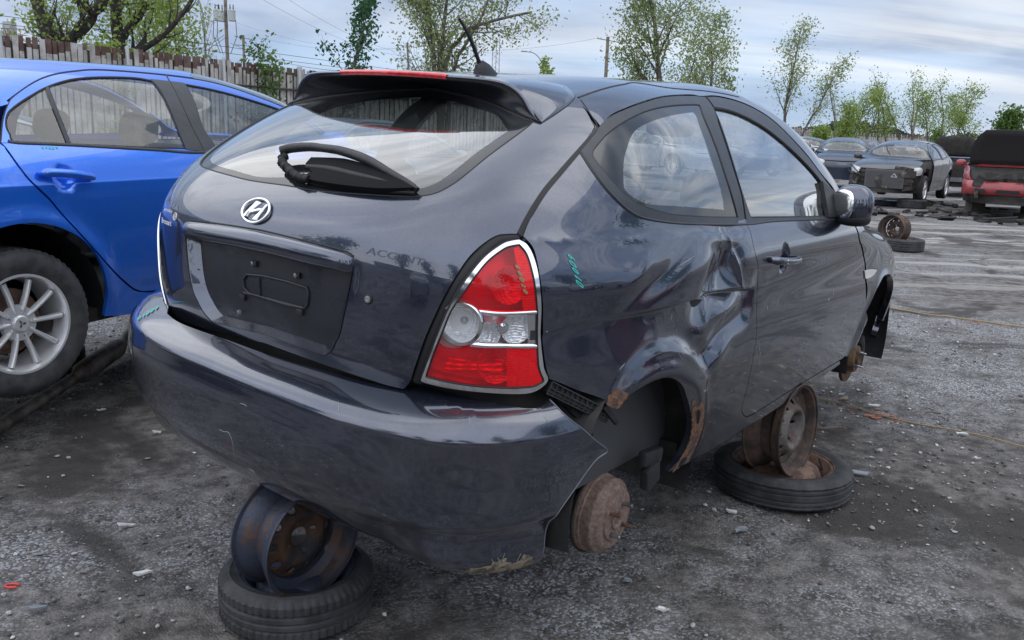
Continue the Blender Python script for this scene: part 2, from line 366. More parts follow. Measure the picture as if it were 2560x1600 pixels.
        cen=V2[T].mean(1); k=inpoly(cen,UL)
        for h in HL: k&=~inpoly(cen,h)
        T=T[k]; P=s.solve(s.dir(V2,mode)); 
        Q,nn=s.displaced(P,lift,disp)
        if post is not None: Q=post(Q,nn)
        # outward winding
        a,b,c=Q[T[:,0]],Q[T[:,1]],Q[T[:,2]]; fl=(np.cross(b-a,c-a)*nn[T[:,0]]).sum(1)<0; T[fl]=T[fl][:,::-1]
        Fc=[tuple(t) for t in T]; V=Q; NN=nn
        if flange:
            from collections import Counter
            ec={}
            for t in T:
                for e in ((t[0],t[1]),(t[1],t[2]),(t[2],t[0])): ec[e]=1
            be=[e for e in ec if (e[1],e[0]) not in ec]; vs=sorted({i for e in be for i in e}); mp={v:i for i,v in enumerate(vs)}; k1=len(V); vs=np.array(vs)
            n1=s.normal(P[vs]); V=np.concatenate([V,Q[vs],Q[vs]-n1*flange]); k2=k1+len(vs)
            fn_=np.zeros((len(vs),3))
            for a_,b_ in be:
                c_=np.cross(Q[b_]-Q[a_],nn[a_]); c_/=max(np.linalg.norm(c_),1e-9); fn_[mp[a_]]+=c_; fn_[mp[b_]]+=c_
            fn_/=np.maximum(np.linalg.norm(fn_,axis=1,keepdims=True),1e-9); NN=np.concatenate([NN,fn_,fn_])
            Fl=[(k1+mp[b_],k1+mp[a_],k2+mp[a_],k2+mp[b_]) for a_,b_ in be]; 
        else: Fl=[]
        if mirror: V=V*[-1,1,1]; NN=NN*[-1,1,1]; Fc=[f_[::-1] for f_ in Fc]; Fl=[f_[::-1] for f_ in Fl]
        o=mesh(name,V,Fc+Fl,mt,parent,True,None if mirror=='x' else NN)
        return o
    def strip(s,name,P,width,mt,parent,lift=.001,crown=.002,closed=False,side=0,mirror=False,n=4,disp=True,obj=True,edge=.004):
        """ribbon lying on the surface along P; side -1/+1 puts it all to one side"""
        P=np.asarray(P); T=np.roll(P,-1,0)-np.roll(P,1,0)
        if not closed: T[0]=P[1]-P[0]; T[-1]=P[-1]-P[-2]
        Q0,nn=s.displaced(P,0,disp); T/=np.maximum(np.linalg.norm(T,axis=1,keepdims=True),1e-9); B=np.cross(nn,T); B/=np.linalg.norm(B,axis=1,keepdims=True)
        W=np.broadcast_to(np.asarray(width,float),(len(P),))[:,None]; V=[]
        for k in range(n+1):
            u=k/n-.5+side*.5; c=1-(2*(k/n)-1)**2
            R_=s.on(P+B*W*u); Rq,_=s.displaced(R_,lift-(edge if k in(0,n) else 0)+crown*c,disp); V.append(Rq)
        V=np.stack(V,1).reshape(-1,3); m_=n+1; Fc=[]; N_=len(P)
        for i in range(N_ if closed else N_-1):
            j=(i+1)%N_
            for k in range(n): Fc.append((i*m_+k,j*m_+k,j*m_+k+1,i*m_+k+1))
        if mirror: V=V*[-1,1,1]; Fc=[f_[::-1] for f_ in Fc]
        if not obj: return V,Fc
        return mesh(name,V,Fc,mt,parent)
# ================================================================== HERO HATCHBACK
RC=rot_rows(-.61623,-.22194,.06919); A1=RW.T@RC; O1=np.array([1.89109,-2.21581,1.29681])
FH=make_car_surface([.7899,.8138,.8362,.8418,.8263,.8285,.7895,.7636,.7232,.6753,.6217,.5399],
 [1.33,1.400,1.432,1.4509,1.4634,1.4786,1.4383,1.2795,1.0495,.9527,.8877,.7762,.628,.4183],
 [-.6001,-.6385,-.6753,-.7133,-.7163,-.7061,-.6546,-.5206,-.3674,-.1795],
 [.9903,.9999,1.0049,1.003,1.0051,.999,.9778,.9293],[6.163,7.8728,.0994,.136,2.8479])
M1=Matrix.Identity(4)
for i in range(3):
    for j in range(3): M1[i][j]=A1[i][j]
t_=CAMP-A1@O1
for i in range(3): M1[i][3]=t_[i]
hero=empty('hatchback_car',mw=M1,label='dark blue-grey three-door hatchback without wheels, dented, propped on old rims',cat='car')
S=Surf(FH,(0,.9,.55),A1,O1)
HP=lambda pts:S.pts(pts)[0]
# --- damage on the right side
K=HP([(1310,856),(1394,824),(1560,790),(1729,752),(1790,735),(1868,722),(1838,640),(1805,668),(1700,640),(1755,810),(1815,775),(1660,700),(1560,800),(1963,646)])
cl=K[:6][:,1:]      # crumpled character line in (y,z)
fcl=spl(cl[:,0],cl[:,1]); y0,y1_=cl[0,0],cl[-1,0]
def sstep(x,a,b): t=np.clip((x-a)/(b-a),0,1); return t*t*(3-2*t)
def gau(y,z,c,sy,sz,rot=0):
    dy,dz=y-c[0],z-c[1]; ca,sa=np.cos(rot),np.sin(rot); u=dy*ca+dz*sa; v=-dy*sa+dz*ca; return np.exp(-(u/sy)**2-(v/sz)**2)
def h1(x,y,z=0): return np.sin(x*1.7+y*2.3+z)*np.sin(y*3.1-x*1.1+z*1.3)*.5+np.sin(x*4.1-y*3.7+z*2)*.25
RAX=(0.005,.285); 
def side_base(P,n):
    y,z=P[:,1],P[:,2]; sd_=sstep(np.abs(n[:,0]),.6,.9)
    # wheel arch flare
    d=0
    for yc in (0.02,2.5):
        r=np.hypot(y-yc,(z-.30)*1.02); d=d+.016*np.exp(-((r-.335)/.05)**2)*sstep(z,.15,.4)
    # shoulder crease fading towards the front
    zc_=1.012-.03*(y+.45); d=d+.006*np.exp(-np.maximum(0,zc_-z)/.05)*(z<zc_)*sstep(y,1.4,.2)+.006*np.exp(-np.maximum(0,z-zc_)/.03)*(z>=zc_)*sstep(y,1.4,.2)
    # lower door swage
    d=d+.007*np.exp(-((z-.40)/.03)**2)*sstep(y,.5,.9)*sstep(y,2.1,1.8)*0
    return d*sd_
def side_disp(P,n):
    y,z=P[:,1],P[:,2]; d=side_base(P,n); sd_=sstep(n[:,0],.55,.85)*(P[:,0]>0)
    q=z-fcl(np.clip(y,y0,y1_)); wl=sstep(y,y0-.02,y0+.10)*sstep(y,.70,.60)
    grow=.25+.75*sstep(y,-.3,.45)
    # ridge just above the line, hard undercut below it, slow recovery down the panel
    up=.014*np.exp(-np.maximum(q,0)/.05)*sstep(q,-.006,.006); dn=-.026*np.exp(-np.maximum(-q,0)/.085)*(1-sstep(q,-.008,.006))
    d=d+(up+dn)*wl*grow
    # the deep dent ahead of the lock pillar: a faceted triangular pocket
    c=K[6][1:]; d=d-.040*gau(y,z,(c[0]-.04,c[1]-.035),.10,.085,.5)-.022*gau(y,z,(c[0]-.16,c[1]-.08),.12,.05,.75)
    e=np.abs((y-(c[0]-.085))*.95-(z-c[1])*.35); d=d+.017*np.exp(-e/.016)*gau(y,z,(c[0]-.09,c[1]-.04),.12,.09)
    e=np.abs((y-(c[0]+.025))*.9+(z-c[1])*.45); d=d+.012*np.exp(-e/.012)*gau(y,z,(c[0]+.02,c[1]-.03),.10,.085)
    d=d+.010*gau(y,z,(c[0]-.04,c[1]+.05),.13,.018,-.05)
    # pressed bulge and folds below the line
    c=K[10][1:]; d=d+.016*gau(y,z,(c[0],c[1]),.10,.028,.1)-.020*gau(y,z,(c[0]-.02,c[1]-.075),.16,.035,.25)+.008*gau(y,z,(c[0]-.05,c[1]-.14),.12,.03,.5)
    c=K[11][1:]; d=d-.014*gau(y,z,(c[0],c[1]+.01),.16,.035,.35)+.006*gau(y,z,(c[0]-.1,c[1]+.03),.07,.02,.5)
    # buckled arch above the missing wheel
    r=np.hypot(y-.02,(z-.30)); th=np.arctan2(z-.3,y-.02); d=d-.012*np.exp(-((r-.43)/.04)**2)*sstep(np.abs(th-1.05),.55,.1)+.008*np.exp(-((r-.385)/.018)**2)*sstep(np.abs(th-1.3),.8,.2)
    d=d+.0035*h1(y*9,z*9)*gau(y,z,(.35,.75),.4,.22)
    c=K[13][1:]; rr=np.sqrt(((y-c[0])/.045)**2+((z-c[1])/.062)**2); d=d-.020*sstep(rr,1.0,.35)
    return d*sd_+0
S.disp=side_disp
# --- outline traces (photo pixels laid on the body surface)
GAP=[(1452,250),(1474,282),(1493,318),(1475,345),(1450,374),(1402,430),(1361,479),(1320,545),(1299,587)]
SEAL=[(1288,586),(1262,588),(1235,593),(1183,633),(1142,689),(1101,763),(1067,838),(1048,890),(1036,925),(1026,950)]
HR=[(993,973)]
hatch_half=[('d',0,-.66,.655),(900,943),(970,965),(1010,974,1),(1026,955),(1036,925),(1048,890),(1067,838),(1101,763),(1142,689),(1183,633),(1235,593),(1270,586),(1292,586,1)]+[(a-6,b) for a,b in GAP[::-1][1:-2]]+[(1486,318,1),(1470,285),(1447,252,1),('d',.42,.03,1.41),('d',.22,.06,1.43),('d',0,.075,1.435)]
glass_half=[('d',0,-.63,1.081),(800,477),(893,484),(980,489),(1047,490),(1093,481),(1134,459),(1167,434),(1217,393),(1279,347),(1318,318),(1336,301,1),(1312,295),(1279,280),(1217,254),(1113,227),(1030,217),(942,213)]
clear_half=[('d',0,-.61,1.108),(800,462),(893,468),(975,472),(1035,471),(1075,462),(1108,444),(1140,420),(1190,380),(1240,345),(1278,320),(1294,308),(1270,295),(1205,269),(1105,242),(1025,232),(940,228)]
rec_half=[('d',0,-.69,.676),(600,816),(700,850),(800,884),(815,886),(831,874),(840,855),(851,831),(862,780),(872,731),(880,690),(884,672,1),(800,655),(700,630),('d',0,-.7,.945)]
L_hatch=S.half(hatch_half); L_glass=S.half(glass_half,.008); L_clear=S.half(clear_half,.008)
# licence recess outline from the right half trace
P,f=S.pts([(651,833,1)]+rec_half[2:-2]+[(651,618,1)]); P[0,0]=0;P[-1,0]=0
_=S.on(dens(P,.008,False,f)); L_rec=np.concatenate([_,_[1:-1][::-1]*[-1,1,1]])
def top_lift(P,n): return np.zeros(len(P))
S.disp=None
hatch=S.panel('rear_hatch',L_hatch,M_GREY,hero,holes=[L_glass,L_rec],gap=.0015,flange=.014)
S.panel('glass_border',L_glass,M_FRIT,hatch,holes=[L_clear],gap=.002,flange=.004,lift=-.003,hgap=0)
S.panel('rear_window',L_clear,M_RGLASS,hero,gap=0,flange=0,lift=-.003,res=.03)
S.strip('glass_seal',L_glass,.007,M_RUB,hatch,closed=True,lift=.0,crown=.001)
# --- licence recess: sunk floor, sloped walls
def loop_scale(Lp,k,dx=0,dz=0): c=Lp.mean(0); q=(Lp-c)*[k,1,k]+c+[dx,0,dz]; return S.on(q)
L_r1=loop_scale(L_rec,.90,0,-.004); nr=len(L_rec)
n_=S.normal(L_rec); n1_=S.normal(L_r1); V=np.concatenate([L_rec+n_*.002,L_rec-n_*.004+0,L_r1-n1_*.026,L_r1-n1_*.030]); Fc=[]
for a in range(3):
    for i in range(nr): Fc.append((a*nr+i,a*nr+(i+1)%nr,(a+1)*nr+(i+1)%nr,(a+1)*nr+i))
rc=mesh('plate_recess',V,Fc,M_GREY,hatch)
S.panel('recess_floor',loop_scale(L_r1,1.012),mat('recess_plastic',(.022,.024,.032),.22,var=.3,vscale=6,rvar=.25,bump=.15,bscale=14),rc,gap=0,flange=0,lift=-.029,res=.02)
mb=MB()
def on_rec(px,py,l=-.024): p=HP([(px,py)]); return (p-(-l)*S.normal(p))[0]
def chain(pxs,r,l=-.026,n=8,mbx=None,mi=0):
    P=HP(pxs); P=P+S.normal(P)*l; (mbx or mb).tube([tuple(p) for p in P],r,n,mi=mi)
chain([(588,700),(590,722),(604,738),(650,752),(700,768),(742,776),(750,765),(752,735),(748,722),(700,706),(640,692),(597,688),(588,700)],.0035)
chain([(590,735),(740,775)],.004); chain([(628,697),(630,745)],.003)
for (x,y) in ((588,748),(732,785),(617,660),(725,690)): 
    p=on_rec(x,y,-.026); mb.box(p,(.022,.012,.016),bev=.002)
mb.build('plate_bracket',M_BLACK,rc,True)
for (x,y) in ((617,660),(725,690),(583,786)):
    p=on_rec(x,y,-.018); MB().lathe([(.0,.003),(.006,.002),(.0075,-.004)],12,M=Matrix.Translation(p)@Matrix.Rotation(rad(90),4,'X')).build('plate_screw',M_STEEL,rc,True)
# --- garnish bar over the recess
top=[(651,579),(702,591),(760,605),(826,622),(868,634),(884,645)]; bot=[(651,628),(702,640),(785,661),(840,672),(872,680),(884,680)]
Pt=HP(top);Pb=HP(bot);Pt[0,0]=Pb[0,0]=0;Pt=dens(Pt,.012);m_=len(Pt);Pb=dens(Pb,.012); ii=np.linspace(0,len(Pb)-1,m_).round().astype(int);Pb=Pb[ii]
Pt=np.concatenate([(Pt*[-1,1,1])[::-1][:-1],Pt]);Pb=np.concatenate([(Pb*[-1,1,1])[::-1][:-1],Pb]); rows=[]
u=np.linspace(-1,1,len(Pt)); fade=np.sqrt(np.clip(1-np.abs(u)**14,0,1))[:,None]
for k,(a,o_) in enumerate(((0,-.002),(0.0,.012),(.08,.020),(.3,.026),(.6,.026),(.85,.022),(1.,.012),(1.04,-.004),(.9,-.03),(.2,-.03))):
    p=S.on(Pt*(1-a)+Pb*a); rows.append(p+S.normal(p)*(o_*fade if o_>0 else o_))
V=np.stack(rows,1).reshape(-1,3); m_=len(rows); Fc=[(i*m_+k,(i+1)*m_+k,(i+1)*m_+(k+1)%m_,i*m_+(k+1)%m_) for i in range(len(Pt)-1) for k in range(m_)]
Fc+=[tuple(range(m_)),tuple((len(Pt)-1)*m_+k for k in range(m_))[::-1]]
mesh('garnish_bar',V,[f_[::-1] for f_ in Fc],M_GREY,hatch)
S.strip('garnish_gap',S.on(Pt*1.0+[0,0,.004]),.007,M_RUB,hatch,lift=.001,crown=.0005)
# lock
def disc_at(px,py,r,h,name,mt,par,seg=24,prof=None):
    p=HP([(px,py)]); n=S.normal(p)[0]; Mx=Matrix.Translation(Vector(p[0]))@Vector(n).to_track_quat('Z','Y').to_matrix().to_4x4()
    pr=prof or [(0,h),(r*.8,h),(r,h*.5),(r,-.004)]
    return MB().lathe(pr,seg,M=Mx).build(name,mt,par,True)
lk=disc_at(921,748,.013,.003,'lock_ring',M_RUB,hatch); disc_at(921,748,.009,.005,'lock_barrel',M_STEEL,lk,prof=[(0,.0045),(.003,.0045),(.004,.0055),(.0085,.005),(.009,0)])
# --- emblem: oval ring with slanted letter
def plane_map(cpx,cpy):
    p=HP([(cpx,cpy)])[0]
    return lambda u,v,l: (lambda q:(q+S.normal(q)*l)[0])(S.on(np.array([[p[0]+u,p[1],p[2]+v]])))
em=plane_map(643,528)
mb=MB(); ring=[em(.052*math.cos(a),.034*math.sin(a),.006) for a in np.linspace(0,2*math.pi,49)]; mb.tube(ring,.0042,8,False)
def ribbon(pts,ws,l0,l1):
    V=[];n_=len(pts)
    for (u,v),w_ in zip(pts,ws):
        for (s_,l) in ((-1,l0),(-.6,l1),(.6,l1),(1,l0)): V.append(em(u+s_*w_*.5,v,l))
    F_=[(i*4+k,(i+1)*4+k,(i+1)*4+k+1,i*4+k+1) for i in range(n_-1) for k in range(3)]; mb.add(V,F_+[(0,1,2,3),tuple(4*(n_-1)+k for k in (3,2,1,0))])
ribbon([(-.034,-.020),(-.029,-.008),(-.020,.006),(-.008,.025)],[.016,.012,.011,.020],.001,.008)
ribbon([(.008,-.025),(.020,-.006),(.029,.008),(.034,.020)],[.020,.011,.012,.016],.001,.008)
ribbon([(-.022,-.001),(-.012,.0005),(0,.002),(.012,.0015),(.022,.001)],[.004,.012,.014,.012,.004],.001,.0075)
mb.V=[tuple(v) for v in mb.V]
k=len(mb.V); bar=[em(u,v+s_*.0055,.0075 if abs(s_)<1 else .002) for u,v in ((-.024,-.004),(-.010,-.0035),(.010,.0035),(.024,.004)) for s_ in(-1,-.5,.5,1)]
mb.add(bar,[(i*4+j,(i+1)*4+j,(i+1)*4+j+1,i*4+j+1) for i in range(3) for j in range(3)])
mb.build('oval_emblem',M_CHROME,hatch,True,50)
# --- lettering projected on the body
def text_on(name,txt,org,right,up,mt,par,lift=.0012,size=1,bold=0,shear=0,map3=None,ext=0):
    c=bpy.data.curves.new('txt','FONT'); c.body=txt; c.size=size; c.offset=bold; c.resolution_u=2; c.shear=shear
    o=bpy.data.objects.new('t',c); COL.objects.link(o); dg=bpy.context.evaluated_depsgraph_get(); me=bpy.data.meshes.new_from_object(o.evaluated_get(dg)); bpy.data.objects.remove(o)
    v=np.array([q.co[:2] for q in me.vertices]); F_=[tuple(p.vertices) for p in me.polygons]; bpy.data.meshes.remove(me)
    px=np.array(org)+v[:,:1]*np.array(right)+v[:,1:2]*np.array(up)
    P=S.hit(px) if map3 is None else map3(px); n=S.normal(P); Q,n2=S.displaced(P,lift)
    return mesh(name,Q,F_,mt,par,nrm=n2)
MG2=mat('painted_letter_ghost',(.05,.058,.085),.3,.6,.6)
text_on('model_lettering','ACCENT',(914,634),(34,7.2),(4,-24),MG2,hatch,size=1.05,shear=.15,bold=.01)
# --- licence area gap strips and seals
gapc=S.curve(GAP,.01); 
wgap=np.interp(np.linspace(0,1,len(gapc)),[0,.2,.3,.6,1],[.004,.004,.010,.014,.016])
S.strip('hatch_gap',gapc,wgap,M_RUB,hero,lift=.0012,crown=.0,edge=.0006)
S.strip('hatch_gap',gapc*[-1,1,1],wgap,M_RUB,hero,lift=-.002,crown=.0,disp=False)
sealc=S.curve([(1299,590),(1276,592),(1245,598),(1196,640),(1155,696),(1115,770),(1081,845),(1062,897),(1049,935),(1040,958)],.01)
for k_ in (1,-1): S.strip('tail_light_seal',sealc*[k_,1,1],.030,M_RUB,hero,lift=-.003,crown=.001,disp=False)
# --- side panels
AL=[(1514,1003),(1528,1018,1),(1545,1000),(1560,987),(1593,966),(1634,948),(1667,944),(1696,960),(1712,992),(1721,1024),(1724,1065),(1715,1107),(1697,1148),(1667,1183,1)]
DOORB=[(1861,547,1),(1872,577),(1887,633),(1894,707),(1892,800),(1883,893),(1868,968),(1857,1009),(1854,1024),(1862,1040),(1880,1036),(1920,1012),(1995,964),(2069,919),(2099,901,1)]
WQ_bot=[(1448,376,1),(1485,430),(1526,483),(1550,508),(1576,529),(1601,541),(1630,549),(1725,559),(1800,560)]
quarter=[(1303,592,1),(1322,548),(1363,482),(1405,433),(1450,380,1)]+WQ_bot[1:]+DOORB[:-1]+[(2099,901,1),(2101,910,1),(2026,964),(1923,1034),(1861,1071),(1779,1124),(1729,1149)]+AL[::-1][:-1]+[(1514,1003,1),(1495,995),(1465,985),(1435,975),(1400,960),(1372,950,1),(1362,912),(1354,837),(1354,763),(1347,696),(1332,629),(1312,602)]
S.disp=side_disp; Lq=S.curve(quarter,.01,True)
_y=np.arange(y0+.012,.63,.006)
def _cut(dz):
    z=fcl(_y)+dz; return S.on(np.stack([np.full(len(_y),.80),_y,z],-1)) if True else None
def _cutx(dz):
    q=_cut(dz)
    for _ in range(4): q=S.on(np.stack([q[:,0],_y,fcl(_y)+dz],-1))
    return q
qp=S.panel('quarter_panel',Lq,M_GREY,hero,res=.0095,flange=.02,cuts=[_cutx(-.012),_cutx(-.006),_cutx(0),_cutx(.006),_cutx(.012)])
qp['label']='right quarter panel with a deep dent, folded crease and rust holes at the arch'
door=[(1861,547,1)]+DOORB[1:-1]+[(2099,901,1),(2110,893),(2143,849),(2160,800),(2164,760),(2163,700),(2162,659),(2156,626),(2147,596),(2128,552,1),(2072,548),(1950,550)]
Ld=S.curve(door,.01,True); dr=S.panel('side_door',Ld,M_GREY,hero,res=.012,flange=.02)
fender=[(2131,552,1),(2149,596),(2158,626),(2164,659),(2166,700),(2167,740),('d',.83,2.10,.42),('d',.83,2.08,.30,1),('d',.82,2.14,.30),('d',.84,2.16,.45),('d',.845,2.27,.58),('d',.845,2.40,.645),('d',.845,2.5,.66),('d',.845,2.62,.645),('d',.84,2.74,.58),('d',.83,2.83,.46),('d',.81,2.85,.36,1),('d',.80,2.95,.36,1),('d',.78,2.98,.55),('d',.73,2.98,.70,1),('d',.71,2.8,.80),('d',.73,2.5,.87),('d',.74,2.2,.915)]
Lf=S.curve(fender,.012,True); S.panel('front_wing',Lf,M_GREY,hero,res=.015,flange=.03,mode='f')
S.disp=side_base
def flip(L_): return L_
for nm,Lp,md in (('quarter_panel',Lq,'z'),('side_door',Ld,'z'),('front_wing',Lf,'f')):
    o_=S.panel(nm,Lp,M_GREY,hero,res=.03,flange=.02,mirror=True,mode=md)
    if nm=='quarter_panel': o_['label']='left quarter panel, undamaged'
# --- windows
frQ=[(1450,377,1)]+[(1485,431),(1526,484),(1550,509),(1576,530),(1601,542),(1630,550),(1725,560),(1864,560,1),(1858,520),(1835,430),(1800,322),(1780,265),(1762,243,1),(1725,240),(1665,243),(1609,257),(1562,274),(1526,291),(1496,318),(1475,345)]
glQ=[(1481,384),(1498,356),(1522,331),(1560,304),(1622,275),(1684,263),(1742,261),(1752,268),(1765,303),(1808,417),(1828,480),(1844,540),(1838,543),(1767,542),(1700,538),(1663,532),(1601,512),(1560,484),(1525,447),(1498,413)]
clQ=[(1560,450),(1560,410),(1568,372),(1589,326),(1642,298),(1720,281),(1738,284),(1752,320),(1780,400),(1803,475),(1810,520),(1798,523),(1643,512),(1595,498),(1565,475)]
frD=[(1868,562,1),(1860,520),(1838,430),(1803,322),(1784,268),(1766,244,1),(1791,243),(1849,257),(1911,288),(1973,342),(2015,388),(2056,442),(2087,487),(2118,545,1),(2072,549),(1950,551)]
glD=[(1877,544,1),(1850,463),(1817,355),(1781,268,1),(1815,274),(1850,286),(1911,319),(1973,369),(2015,410),(2056,460),(2072,500),(2078,541,1)]
M_SEAT=M_CLOTH
for mir in (False,True):
    S.disp=None
    lq,gq,cq,fd,gd=[S.curve(x,.009,True) for x in (frQ,glQ,clQ,frD,glD)]
    f1=S.panel('quarter_window_frame',lq,M_SATIN,hero,holes=[gq],gap=.001,flange=.01,lift=.001,mirror=mir,res=.02)
    S.panel('quarter_window_border',gq,M_FRIT,f1,holes=[cq],gap=.002,hgap=0,flange=.003,lift=-.002,mirror=mir,res=.02)
    S.panel('quarter_window',cq,M_GLASS,f1,gap=0,flange=0,lift=-.002,mirror=mir,res=.03)
    f2=S.panel('door_window_frame',fd,M_SATIN,hero,holes=[gd],gap=.002,flange=.012,lift=.002,mirror=mir,res=.02)
    S.panel('door_window',gd,M_GLASS,f2,gap=0,flange=0,lift=-.006,mirror=mir,res=.03)
    S.strip('window_seal',gd,.009,M_RUB,f2,closed=True,lift=0,crown=.001,mirror=mir)
    S.strip('window_seal',gq,.006,M_RUB,f1,closed=True,lift=0,crown=.001,mirror=mir)
    bt=S.curve([(1453,382),(1485,431),(1526,484),(1576,530),(1630,550),(1725,560),(1866,561),(1950,552),(2110,548)],.012)
    S.strip('belt_moulding',bt,.011,M_SATIN,hero,lift=.002,crown=.003,mirror=mir,side=0)
# --- roof with side rails and windscreen opening
rail=[(1752,240),(1791,239),(1849,253),(1911,284),(1973,338),(2015,383),(2056,437),(2090,482),(2124,546)]
Pr,_=S.pts([(1500,314),(1530,286),(1564,270),(1609,253),(1665,239),(1725,236)]+rail); 
edge=np.concatenate([Pr,[S.on(np.array([.70,2.25,.95]))]])
cow=[S.on(np.array([x,2.42-.12*x*x,.955])) for x in (.55,.3,0)]; rear_=[S.on(np.array(p)) for p in ([0,.05,1.43],[.22,.035,1.425],[.38,.02,1.40],[.482,.0,1.366])]
half=np.concatenate([rear_,edge,cow]); fl=[0,0,0,1,1]+[0]*(len(edge)-2)+[1,0,0,0]
D=S.on(dens(half,.02,False,fl)); D[0,0]=D[-1,0]=0; L_roof=np.concatenate([D,D[1:-1][::-1]*[-1,1,1]])
ws=[(0,1.30,1.45),(.3,1.28,1.44),(.49,1.22,1.41),(.55,1.30,1.38),(.62,1.65,1.22),(.68,2.05,1.02),(.62,2.22,.98),(.3,2.36,.97),(0,2.38,.97)]
Pw=S.on(np.array(ws)); Pw[0,0]=Pw[-1,0]=0; Dw=S.on(dens(Pw,.03,False,[0]*9)); L_ws=np.concatenate([Dw,Dw[1:-1][::-1]*[-1,1,1]])
S.panel('roof',L_roof,M_GREY,hero,holes=[L_ws],mode='y',res=.022,gap=.001,flange=.012)
S.panel('windscreen',L_ws,M_GLASS,hero,mode='y',gap=0,flange=0,lift=-.004,res=.05)
for k_ in (1,-1):
    dc=S.curve([(1446,244),(1475,233),(1506,223),(1559,211),(1590,207),('d',.46,.62,1.43),('d',.47,.9,1.44),('d',.49,1.15,1.42)],.015)
    S.strip('roof_ditch_moulding',dc*[k_,1,1],.011,M_RUB,hero,lift=.0,crown=.002)
# --- nose: bonnet, bumper, lamps (away from the camera)
hd=[(0,2.44,.95),(.5,2.40,.95),(.70,2.24,.935),(.72,2.5,.87),(.70,2.8,.80),(.60,3.06,.72),(.3,3.16,.70),(0,3.18,.70)]
Ph=S.on(np.array(hd)); Ph[0,0]=Ph[-1,0]=0; Dh=S.on(dens(Ph,.03)); Lh=np.concatenate([Dh,Dh[1:-1][::-1]*[-1,1,1]]); S.panel('bonnet',Lh,M_GREY,hero,mode='f',res=.05,flange=.02)
fb=[(0,3.2,.68),(.3,3.18,.68),(.45,3.12,.68),(.5,3.1,.58),(.7,3.0,.55),(.79,2.97,.50),(.79,2.93,.36),(.78,2.95,.24),(.5,3.2,.22),(0,3.3,.22)]
Ph=S.on(np.array(fb)); Ph[0,0]=Ph[-1,0]=0; Dh=S.on(dens(Ph,.03)); Lh=np.concatenate([Dh,Dh[1:-1][::-1]*[-1,1,1]]); S.panel('front_bumper',Lh,M_GREY,hero,mode='f',res=.05,flange=.03)
hl=S.on(dens(S.on(np.array([(.50,3.1,.70),(.62,3.02,.73),(.74,2.9,.74),(.77,2.94,.60),(.7,3.0,.57),(.52,3.1,.60)])),.03,True))
for k_ in (False,True): S.panel('headlight',hl,M_CHROME,hero,mode='f',res=.05,flange=.03,mirror=k_)
# --- black inner shell added behind the panels to keep the gaps dark (open over the wheels)
def shell():
    th=np.linspace(-math.pi,math.pi,97)[:-1]; ph=np.linspace(-.30,.235,12); U=np.array([(a,b) for b in ph for a in th]); P=S.solve(S.dir(U,'z')); n=S.normal(P); Q=P-n*.030
    dp=.07*sstep(-P[:,1],.15,.3)*sstep(np.abs(P[:,0]),.42,.55)*sstep(P[:,2],.55,.66); Q=P-n*(.030+dp)[:,None]; Q[:,2]=np.clip(Q[:,2],.24,.985); m_=96; Fc=[]
    for j in range(11):
        for i in range(m_):
            q=(j*m_+i,j*m_+(i+1)%m_,(j+1)*m_+(i+1)%m_,(j+1)*m_+i); c=Q[list(q)].mean(0)
            if min(np.hypot(c[1]-.02,c[2]-.3),np.hypot(c[1]-2.5,c[2]-.3))<.40 and c[2]<.75: continue
            Fc.append(q)
    return Q,Fc
Q,Fc=shell(); mesh('inner_body_shell',Q,Fc,M_DARK,hero)
# floor
mb=MB(); mb.box((0,1.1,.27),(1.15,3.3,.04)); mb.box((0,1.25,.27),(1.5,1.75,.05)); mb.box((0,-.42,.42),(1.1,.42,.05)); mb.box((0,2.9,.45),(1.1,.5,.35)); mb.build('floor_pan',M_DARK,hero)
# wheel housings: right rear detailed
for k_ in (1,-1):
    for yc in (.02,2.5):
        mb=MB(); V=[];Fc=[];nn=24; xs=(.50,.56,.66,.74,.80); R_=(.30,.375,.385,.385,.372) if yc<1 else (.30,.36,.37,.37,.36)
        for a in np.linspace(rad(-24),rad(196),nn):
            for x_,r_ in zip(xs,R_):
                r2=r_*(1+.02*math.sin(a*5+x_*20)); V.append((k_*x_,yc+r2*math.cos(a),.30+r2*math.sin(a)))
        c0=len(V); V.append((k_*.48,yc,.34))
        for i in range(nn-1):
            for j in range(4): Fc.append((i*5+j,(i+1)*5+j,(i+1)*5+j+1,i*5+j+1))
            Fc.append((c0,i*5,(i+1)*5))
        mb.add(V,Fc)
        mb.build('wheel_arch_liner',mat('liner_grime',(.014,.014,.015),.6,col2=(.06,.052,.046),vscale=11,thr=(.45,.8),bump=.8,bscale=12) if yc<1 else M_BLACK,hero,True,60)
# ------------------------------------------------------------------ bumper
bo=[5.0847,32.0,.0547,4.0282,.0471,.672,.22,.0074,.1539,4.7663]
_w=spl([.1,.2,.28,.36,.45,.55,.65],[.8007,.8225,.8128,.8319,.8409,.855,.835]); _r=spl([.1,.2,.28,.36,.45,.55,.65],[-.7301,-.7632,-.7577,-.7733,-.7929,-.8,-.78])
def FB(X):
    o=bo; ca,sa=np.cos(o[4]),np.sin(o[4]); xr=X[...,0]*ca-(X[...,2]-.5)*sa; z=(X[...,2]-.5)*ca+X[...,0]*sa+.5+o[7]; y=X[...,1]; x=np.abs(xr)
    W=_w(np.clip(z,.1,.65)); Y=_r(np.clip(z,.1,.65))+o[2]*x*x; zt=o[5]-o[6]*np.maximum(0,-.64-(y-o[2]*x*x)); t=np.clip((x-.42)/.25,0,1)
    return (x/W)**o[0]+(np.maximum(.4-y,0)/(.4-Y))**o[3]+(np.maximum(z-.3,0)/(zt-.3))**o[1]+(np.maximum(.5-z,0)/(  .5-o[8]+.075*t*t*(3-2*t)))**o[9]
SB=Surf(FB,(0,-.05,.45),A1,O1)
